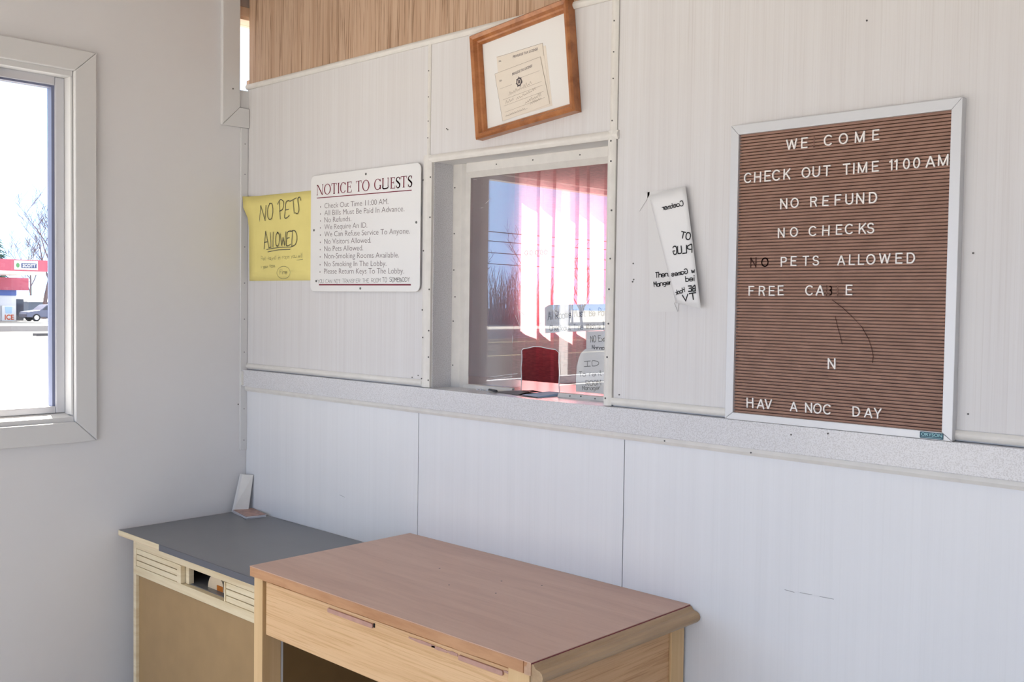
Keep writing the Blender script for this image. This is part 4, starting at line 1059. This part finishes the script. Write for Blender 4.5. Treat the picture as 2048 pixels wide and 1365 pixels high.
build('apron_rail', MB().box(0.097, 0.832, FYD, FYD + 0.018, 0.6170, 0.6430), 'cream_wood', gd, bevel=0.001)
for x0, x1 in ((0.0972, 0.346), (0.602, 0.832)):
    for z0, z1 in ((0.6440, 0.6592), (0.6616, 0.6772), (0.6796, 0.6950)):
        build('slat', MB().box(x0, x1, FYD + 0.0015, FYD + 0.018, z0, z1), 'cream_wood', gd, bevel=0.0012)
build('jamb_block', MB().box(0.3475, 0.368, FYD - 0.002, FYD + 0.02, 0.6438, 0.6957), 'cream_wood', gd, bevel=0.001)
build('jamb_block', MB().box(0.372, 0.388, FYD + 0.012, FYD + 0.028, 0.6438, 0.6957), 'cream_wood', gd, bevel=0.001)
build('jamb_block', MB().box(0.597, 0.6015, FYD - 0.001, FYD + 0.02, 0.6438, 0.6957), 'cream_wood', gd)
build('shelf', MB().box(0.10, 0.812, FYD + 0.0185, -0.10, 0.634, 0.6445), 'gray_laminate', gd)
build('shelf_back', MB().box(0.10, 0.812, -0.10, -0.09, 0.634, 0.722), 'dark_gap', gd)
rollt = thing('curled_card', 'cream curled card lying in the dark slot of the grey desk', 'card', (0.49, -0.38, 0.6446))
CR = 0.042
dome = [(0.49 + CR * math.cos(PI * k / 16), 0.6446 + CR * math.sin(PI * k / 16)) for k in range(17)]
build('card_sheet', MB().prism(dome, 'y', -0.400, -0.352), 'cardboard', rollt)
build('printed_patch', MB().box(0.497, 0.527, -0.4012, -0.400, 0.6455, 0.6600), 'orange_label', rollt)['label'] = 'orange printed patch'

# cards stacked on the grey desk
CA = math.radians(-12)
for i in range(6):
    th = 0.0016
    z0 = 0.7403 + i * th
    ca = CA + math.radians([2, -3, 1, -1, 3, 0][i])
    cx, cy = 0.090 + [0.001, -0.002, 0.002, 0, -0.001, 0][i], -0.046 + [0, 0.001, -0.001, 0.001, 0, 0][i]
    u = Vector((math.cos(ca), math.sin(ca), 0)); v_ = Vector((-math.sin(ca), math.cos(ca), 0))
    q = [Vector((cx, cy, z0)) + u * s * 0.060 + v_ * t_ * 0.033 for s, t_ in ((-1, -1), (1, -1), (1, 1), (-1, 1))]
    o = build('card', MB().hexa(q, [p + Vector((0, 0, th - 0.0001)) for p in q]), 'card_print' if i == 5 else 'card_white', origin=(cx, cy, z0))
    if i == 5: tag(o, 'printed card on top of the little stack on the grey desk', 'card', 'cards on the grey desk')
    else: tag(o, 'white-edged card stacked under the printed one in the corner', 'card', 'cards on the grey desk')

# loose strip of trim leaning in the corner above the desk
ls = thing('loose_trim', 'short loose piece of white trim leaning in the corner behind the cards', 'trim piece', (0.03, -0.03, 0.7403))
A0, A1, A2, A3 = Vector((0.016, -0.066, 0.7404)), Vector((0.046, -0.022, 0.7404)), Vector((0.050, -0.0062, 0.8615)), Vector((0.0125, -0.0335, 0.8635))
nn = (A1 - A0).cross(A3 - A0).normalized() * 0.005
if nn.y > 0: nn = -nn
build('board', MB().hexa([A0, A1, A2, A3], [p + nn for p in (A0, A1, A2, A3)]), 'trim_paint', ls, bevel=0.0008)
E0, E3 = A0 + nn, A3 + nn
ed = (A1 - A0).normalized() * 0.008
build('edge_strip', MB().hexa([E0, E0 + ed, E3 + ed, E3], [p + nn * 0.6 for p in (E0, E0 + ed, E3 + ed, E3)]), 'white_paint', ls)

# ------------------------------------------------------------------ brown desk in front
bd = thing('desk', 'taller desk in front with pinkish brown laminate top and oak front', 'desk', (1.3, -0.26, 0))
build('top', MB().box(0.8445, 1.768, -0.514, -0.005, 0.7755, 0.7985), 'desk_edge', bd, bevel=0.0015)
build('top_laminate', MB().box(0.844, 1.7685, -0.5155, -0.005, 0.7985, 0.8003), 'desk_laminate', bd)
ch = MB()
r = random.Random(3)
px = 0.846
prev = 0.7765
pts_t, pts_b = [], []
while px < 1.752:
    pts_t.append((px, 0.7983)); pts_b.append((px, 0.7765 + r.uniform(-0.0009, 0.0012)))
    px += r.uniform(0.012, 0.03)
nE = len(pts_t)
ev = [(x, -0.5156, z) for x, z in pts_b] + [(x, -0.5156, z) for x, z in pts_t] + [(x, -0.5138, z) for x, z in pts_b] + [(x, -0.5138, z) for x, z in pts_t]
ef = []
for i in range(nE - 1):
    ef += [(i, i + 1, nE + i + 1, nE + i), (i, 2 * nE + i, 2 * nE + i + 1, i + 1), (nE + i, nE + i + 1, 3 * nE + i + 1, 3 * nE + i)]
ef += [(0, nE, 3 * nE, 2 * nE), (nE - 1, 2 * nE - 1, 4 * nE - 1, 3 * nE - 1)]
build('front_edge', ch.add(ev, ef), 'desk_edge', bd)['label'] = 'worn brown edge along the front'
build('edge_chip', MB().prism([(1.752, 0.7755), (1.768, 0.7755), (1.768, 0.7983), (1.760, 0.7985), (1.757, 0.792), (1.752, 0.789)], 'y', -0.5152, -0.512), 'chip_rough', bd)['label'] = 'broken rough corner of the edge'
# moulded lip on the right side
LIP = [(1.7665, 0.763), (1.782, 0.763), (1.789, 0.766), (1.794, 0.7715), (1.7955, 0.778), (1.793, 0.7845), (1.787, 0.7885), (1.780, 0.7895), (1.776, 0.792), (1.7735, 0.7965), (1.7705, 0.7975), (1.7665, 0.7975)]
build('side_lip', MB().prism(LIP, 'y', -0.513, -0.006), 'oak_lip', bd, smooth=False)['label'] = 'rounded dark moulding along the right edge'
build('lip_shadow_gap', MB().box(1.7662, 1.7696, -0.5145, -0.006, 0.7970, 0.7987), 'maroon_ink', bd)
def post(x0, x1, y0, y1): return MB().box(x0, x1, y0, y1, 0, 0.7753)
build('leg', post(0.849, 0.885, -0.506, -0.452), 'oak_post', bd, bevel=0.0015)
build('leg', post(0.849, 0.885, -0.060, -0.012), 'oak_post', bd, bevel=0.0015)
build('leg', post(1.703, 1.757, -0.506, -0.470), 'oak_post', bd, bevel=0.0015)
build('leg', post(1.715, 1.760, -0.060, -0.012), 'oak_post', bd, bevel=0.0015)
build('apron', MB().box(0.8965, 1.7015, -0.503, -0.484, 0.6405, 0.7690), 'oak', bd, bevel=0.0015)
build('apron_gap', MB().box(0.8852, 0.8963, -0.492, -0.484, 0.6405, 0.7750), 'olive_wood', bd)
build('apron_top', MB().box(0.8965, 1.7015, -0.500, -0.484, 0.7692, 0.7752), 'oak', bd)
build('side_panel', MB().box(1.738, 1.7545, -0.469, -0.061, 0.10, 0.7625), 'oak_side_shaded', bd)
build('side_panel', MB().box(0.868, 0.876, -0.4515, -0.061, 0.0, 0.7752), 'hardboard_shaded', bd)
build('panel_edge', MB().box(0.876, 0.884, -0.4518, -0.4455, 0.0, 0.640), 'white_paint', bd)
build('lining', MB().box(0.8762, 0.8835, -0.4450, -0.061, 0.0, 0.640), 'hardboard_shaded', bd)
build('back_panel', MB().box(0.886, 1.715, -0.020, -0.014, 0.08, 0.775), 'hardboard_shaded', bd)
for x0, x1, z in ((1.147, 1.306, 0.7575), (1.570, 1.690, 0.7580)):
    o = build('pull_strip', MB().prism(round_rect(x0, x1, z - 0.0055, z + 0.0045, 0.003), 'y', -0.5075, -0.5025), 'peeled_strip', bd, bevel=0.001)
    o['label'] = 'pinkish worn finger strip'
build('strip_end', MB().box(1.3062, 1.3105, -0.5045, -0.5028, 0.7545, 0.763), 'dark_gap', bd)
for x0, x1, z in ((1.42, 1.50, 0.7605), (1.49, 1.535, 0.7595), (1.535, 1.566, 0.7605), (1.69, 1.74, 0.762)):
    sp = MB().prism([(x0, z - 0.002), (x0 + (x1 - x0) * .4, z - 0.0042), (x1, z - 0.003), (x1, z + 0.002), (x0 + (x1 - x0) * .5, z + 0.003), (x0, z + 0.001)], 'y', -0.5042, -0.5028)
    build('glue_residue', sp, 'peeled_strip', bd)
for px, py in ((1.18, -0.20), (1.30, -0.28), (1.36, -0.17), (1.45, -0.13), (1.42, -0.25)):
    sd = MB().disc((px, py, 0.8003), 0.0022, 0.0003, 'z', 8)
    build('stain_dot', sd, 'leaflet_dark', bd)

# ------------------------------------------------------------------ outside, seen through the left window and mirrored in the service glass
gnd = structure('ground', MB().box(-260, 40, -260, 160, GROUND - 0.3, GROUND), 'concrete', 'pale sunlit concrete forecourt outside the window', 'ground')
structure('foundation', MB().box(-0.16, 4.8, -3.8, 4.2, GROUND, -0.12), 'curb_concrete', 'concrete base under the building', 'foundation')
tag(build('road', MB().box(-74, -62, -240, 140, GROUND, GROUND + 0.01), 'asphalt'), 'grey-blue asphalt road crossing outside the left window', 'road', kind='structure')
tag(build('curb', MB().box(-54.8, -54.2, 20.5, 60, GROUND, GROUND + 0.15), 'curb_concrete', origin=(-50, 40, GROUND)), 'low dark curb on the forecourt outside the left window', 'curb')
def far(y, z, X):
    """A point measured on the plane x=-80, carried along its sight line to x=X, so sizes stay in proportion."""
    r_ = (X - CAM.x) / (-80 - CAM.x)
    return (CAM.y + (y - CAM.y) * r_, CAM.z + (z - CAM.z) * r_)
# canopy
X = -84
y1_, zt = far(31.43, 4.32, X); _, zb = far(31.43, 3.42, X)
cp = thing('canopy', 'red fuel station canopy with white underside seen through the left window', 'canopy', (X - 4, y1_ - 8, GROUND))
build('fascia', MB().box(X - 8, X, y1_ - 16, y1_, zb, zt), 'canopy_red', cp)
build('underside', MB().box(X - 7.9, X - 0.1, y1_ - 15.9, y1_ - 0.1, zb - 0.25, zb), 'canopy_white', cp)
build('column', MB().box(X - 4.2, X - 3.8, y1_ - 9.2, y1_ - 8.8, GROUND, zb - 0.25), 'canopy_white', cp)
sy0, sz1 = far(28.86, 4.24, X); sy1, sz0 = far(30.65, 3.52, X)
sg = build('sign_panel', MB().box(X, X + 0.06, sy0, sy1, sz0, sz1), 'canopy_white', cp)
qy0, qz1 = far(29.38, 4.04, X); qy1, qz0 = far(30.55, 3.66, X)
build('sign_field', MB().box(X + 0.06, X + 0.09, qy0, qy1, qz0, qz1), 'sign_blue', sg)
pls = Plane3((X + 0.09, 0, 0), (0, 1, 0), (0, 0, 1))
sm_ = MB(); printed(sm_, pls, 'SCOTT', qy0 + 0.10, qz0 + 0.08, qy1 - 0.10, qz0 + 0.08, qz1 - qz0 - 0.16, 0.01, offset=0.02)
build('sign_lettering', sm_, 'canopy_white', sg)
em = MB(); ey_, ez_ = far(29.12, 3.86, X)
em.prism([(ey_ + 0.14 * math.cos(2 * PI * k / 10), ez_ + 0.2 * math.sin(2 * PI * k / 10)) for k in range(10)], 'x', X + 0.06, X + 0.09)
build('sign_emblem', em, 'sign_green', sg)
# shop
X = -92
fy1, ft = far(29.76, 2.87, X); _, fb = far(29.76, 1.905, X)
wy1, wt = far(29.0, 1.47, X); _, bt = far(29.0, 1.72, X)
sh = thing('shop', 'white fuel station shop with red fascia and blue band seen through the left window', 'building', (X - 5, wy1 - 6, GROUND))
build('wall', MB().box(X - 10, X, wy1 - 14, wy1, GROUND, wt), 'canopy_white', sh)
build('band', MB().box(X - 10, X + 0.1, wy1 - 14, wy1, wt, fb + 0.0), 'store_blue', sh)
build('fascia', MB().box(X - 10, X + 0.6, wy1 - 14, fy1, fb, ft), 'canopy_red', sh)
gy1, _ = far(29.9, 0, X)
build('entrance', MB().box(X - 4, X - 1, wy1 + 0.01, gy1, GROUND, wt - 0.3), 'car_glass', sh)
# ice box
X = -90
iy0, it = far(27.95, 0.68, X); iy1, _ = far(28.93, 0, X)
ib = thing('ice_box', 'white ice freezer with orange ICE lettering in front of the shop', 'ice freezer', (X, (iy0 + iy1) / 2, GROUND))
build('cabinet', MB().box(X - 0.7, X, iy0, iy1, GROUND, it), 'canopy_white', ib, bevel=0.03)
im = MB(); printed(im, Plane3((X, 0, 0), (0, 1, 0), (0, 0, 1)), 'ICE', iy0 + 0.22, GROUND + 0.12, iy1 - 0.12, GROUND + 0.12, 0.42, 0.012, offset=0.03)
build('lettering', im, 'ice_orange', ib)
build('lid', MB().hexa([(X, iy0 + .3, GROUND + 0.66), (X, iy1 - .3, GROUND + .66), (X, iy1 - .25, it - .1), (X, iy0 + .25, it - .1)], [(X + 0.03, iy0 + .3, GROUND + 0.66), (X + 0.03, iy1 - .3, GROUND + .66), (X + 0.03, iy1 - .25, it - .1), (X + 0.03, iy0 + .25, it - .1)]), 'leaflet_blue', ib)
# car: side on, nose towards the shop
X = -88
cy0, _ = far(29.78, 0, X)
crt = thing('car', 'dark grey estate car parked outside, seen through the left window', 'car', (X, cy0 + 2.2, GROUND))
G = GROUND
prof_c = [(0.05, 0.35), (0.0, 0.62), (0.10, 0.84), (1.15, 0.98), (1.75, 1.46), (3.6, 1.50), (4.35, 1.02), (4.5, 0.9), (4.5, 0.35)]
build('body', MB().prism([(cy0 + a_, G + b2_) for a_, b2_ in prof_c], 'x', X - 1.75, X), 'car_paint', crt, bevel=0.05)
build('side_window', MB().prism([(cy0 + a_, G + b2_) for a_, b2_ in ((1.32, 1.0), (1.80, 1.39), (2.55, 1.42), (2.55, 1.0))], 'x', X, X + 0.01), 'car_glass', crt)
build('side_window', MB().prism([(cy0 + a_, G + b2_) for a_, b2_ in ((2.65, 1.0), (2.65, 1.42), (3.5, 1.42), (4.05, 1.02))], 'x', X, X + 0.01), 'car_glass', crt)
for wy_ in (0.85, 3.6):
    for wx_ in (X - 0.22, X - 1.76):
        wv = build('wheel', MB().disc((wx_, cy0 + wy_, G + 0.33), 0.33, 0.24, 'x', 18), 'tyre', crt)
        build('hub', MB().disc((wx_ + 0.24 if wx_ > X - 1 else wx_, cy0 + wy_, G + 0.33), 0.2, 0.02 if wx_ > X - 1 else -0.02, 'x', 14), 'alu_frame', wv)
# low building behind the car
X = -100
hy0, ht = far(29.95, 1.2, X)
shd = thing('outbuilding', 'low blue-grey building behind the parked car', 'building', (X - 3, hy0 + 8, GROUND))
build('wall', MB().box(X - 6, X, hy0, hy0 + 16, GROUND, ht - 0.25), 'shed_wall', shd)
build('roof', MB().prism([(X - 6.3, ht - 0.25), (X + 0.3, ht - 0.25), (X - 3, ht + 0.35)], 'y', hy0 - 0.2, hy0 + 16.2), 'canopy_white', shd)

# bare trees
def bare_tree(height, seed, spread=0.45, levels=4, r0=0.16, first=0.35):
    r_ = random.Random(seed)
    mb = MB()
    def grow(p, d, L, rad, lev):
        n = 4 if lev < 2 else 3
        pts, rr = [p.copy()], [rad]
        for k in range(n):
            d = (d + Vector((r_.uniform(-1, 1), r_.uniform(-1, 1), r_.uniform(-0.3, 0.6))) * 0.16).normalized()
            p = p + d * (L / n)
            pts.append(p.copy()); rr.append(rad * (1 - 0.75 * (k + 1) / n) + 0.008)
        mb.tube(pts, rr, 5 if lev < 2 else 3, cap=False)
        if lev >= levels: return
        nb = 6 if lev == 0 else 4
        for k in range(nb):
            t_ = first + (1 - first) * (k + r_.random() * 0.6) / nb if lev == 0 else 0.25 + 0.75 * (k + r_.random()) / nb
            i = min(n - 1, int(t_ * n)); f_ = t_ * n - i
            q = pts[i].lerp(pts[i + 1], min(1, f_))
            a_ = r_.uniform(0, 2 * PI)
            out = Vector((math.cos(a_), math.sin(a_), r_.uniform(0.5, 1.3))).normalized()
            nd = (d * 0.5 + out * (0.75 + spread)).normalized()
            grow(q, nd, L * r_.uniform(0.42, 0.62), max(0.01, rr[i] * 0.5), lev + 1)
    grow(Vector((0, 0, 0)), Vector((0, 0, 1)), height * 0.72, r0, 0)
    return mb
ty, _ = far(31.12, 0, -98)
tag(build('bare_tree', MB().add([tuple(v + Vector((-98, ty, GROUND))) for v in bare_tree(11, 5, r0=0.24).v], bare_tree(11, 5, r0=0.24).f), 'bark', origin=(-98, ty, GROUND)), 'tall bare tree beyond the canopy in the left window', 'tree')
ty2, _ = far(30.1, 0, -108)
tag(build('bare_tree', MB().add([tuple(v + Vector((-108, ty2, GROUND))) for v in bare_tree(9, 11, r0=0.14).v], bare_tree(9, 11, r0=0.14).f), 'bark', origin=(-108, ty2, GROUND)), 'smaller bare tree left of the tall one in the left window', 'tree')
# evergreen at the window's left edge
ey, _ = far(27.3, 0, -104)
ev_t = thing('evergreen_tree', 'green conifer behind the shop at the left edge of the window', 'tree', (-104, ey, GROUND))
build('trunk', MB().tube([(-104, ey, GROUND), (-104, ey, GROUND + 8.5)], [0.25, 0.04], 7), 'bark', ev_t)
nd_ = MB(); r = random.Random(9)
for k in range(420):
    h_ = r.uniform(0.15, 1.0); z_ = GROUND + 1.5 + 7.6 * h_
    rad = (1.05 - h_) * 2.3 * r.uniform(0.4, 1.0); a_ = r.uniform(0, 2 * PI)
    c = Vector((-104 + rad * math.cos(a_), ey + rad * math.sin(a_), z_))
    out = Vector((math.cos(a_), math.sin(a_), -0.15)) * r.uniform(0.3, 0.6)
    side = Vector((-math.sin(a_), math.cos(a_), 0)) * r.uniform(0.10, 0.2)
    nd_.add([c - side, c + out + Vector((0, 0, -.1)), c + side, c + Vector((0, 0, 0.16))], [(0, 1, 3), (1, 2, 3), (0, 2, 1)])
build('foliage', nd_, 'needle', ev_t)
# tree line across the road, mirrored in the service glass
protos = []
for s_, h_ in ((21, 7.0), (22, 5.8), (23, 8.2)):
    protos.append(build('roadside_tree', bare_tree(h_, s_, levels=3, r0=0.13, first=0.15), 'twig_purple'))
r = random.Random(4)
spots = []
for k in range(13):
    yy = -78 + k * 3.1 + r.uniform(-0.4, 0.4)
    spots.append((-60 + (2.8 if k % 2 else 0.0) - (yy + 56) * 0.12 + r.uniform(-1, 1), yy))
for k, (xx, yy) in enumerate(spots):
    p = protos[k % 3]
    o = p if k < 3 else link_copy(p, (0, 0, 0))
    o.location = (xx, yy, GROUND); o.rotation_euler = (0, 0, r.uniform(0, 6.28))
    s_ = r.uniform(0.75, 1.15) * (1.5 if k == 7 else 1.0); o.scale = (s_, s_, s_)
    tag(o, 'bare purple-brown tree in the line mirrored in the service glass', 'tree', 'bare trees mirrored in the service glass')
bs = MB()
for k in range(2200):
    yy = r.uniform(-80, -40); xx = -71 - (yy + 56) * 0.12 + r.uniform(-3, 3)
    hh = r.uniform(1.0, 3.0) + (3.0 if r.random() < 0.35 else 0)
    bs.tube([(xx, yy, GROUND), (xx + r.uniform(-.4, .4), yy + r.uniform(-.4, .4), GROUND + hh * .6), (xx + r.uniform(-.7, .7), yy + r.uniform(-.7, .7), GROUND + hh)], [0.05, 0.035, 0.01], 3, cap=False)
tag(build('brushwood', bs, 'twig_purple'), 'thicket of bare brushwood under the mirrored trees', 'brushwood', kind='stuff')
tag(build('parking_lot', MB().box(-55, -13, -120, -11, GROUND, GROUND + 0.012), 'asphalt'), 'dark asphalt lot mirrored low in the service glass', 'parking lot', kind='structure')
plain('lane_paint', (0.22, 0.20, 0.14), 0.8, 0.1)
for a_, b_ in (((-52.2, -120), (-52.0, -11)), ((-36.2, -120), (-35.8, -11)), ((-26.2, -120), (-25.9, -11))):
    tag(build('lane_line', MB().box(a_[0], b_[0], a_[1], b_[1], GROUND + 0.012, GROUND + 0.016), 'lane_paint', origin=(a_[0], -60, GROUND)), 'pale painted line across the asphalt lot mirrored in the service glass', 'lane line', 'painted lines on the asphalt lot')
# overhead wires between two poles
def pole(name, x, y, label):
    p = thing(name, label, 'pole', (x, y, GROUND), 'poles carrying the wires')
    build('post', MB().tube([(x, y, GROUND), (x, y, 6.8)], [0.14, 0.10], 8), 'bark', p)
    build('crossarm', MB().box(x - 0.05, x + 0.05, y - 0.05, y + 0.05, 6.2, 6.5), 'bark', p)
    return p
pole('utility_pole', -40, -14, 'wooden utility pole at the near end of the mirrored wires')
pole('utility_pole', -40, -74, 'wooden utility pole at the far end of the mirrored wires')
for z_, nm in ((5.98, 'topmost'), (5.42, 'second from top'), (4.72, 'third from top'), (4.05, 'lowest')):
    pts = [(-40, -14 - 60 * k / 12, z_ + 0.35 - (0.0 if 0 else 0.62 * (1 - ((k - 6) / 6.0) ** 2)) - 0.10 * (k - 5) / 6) for k in range(13)]
    tag(build('power_line', MB().tube(pts, 0.028, 5), 'wire'), 'dark overhead wire mirrored in the service glass, %s of four' % nm, 'wire', 'overhead wires')
tag(build('porch_post', MB().box(-1.22, -1.18, -2.87, -2.83, GROUND, 2.9), 'canopy_white', origin=(-1.2, -2.85, GROUND)), 'thin white post outside, mirrored as a bright upright line in the glass', 'post')
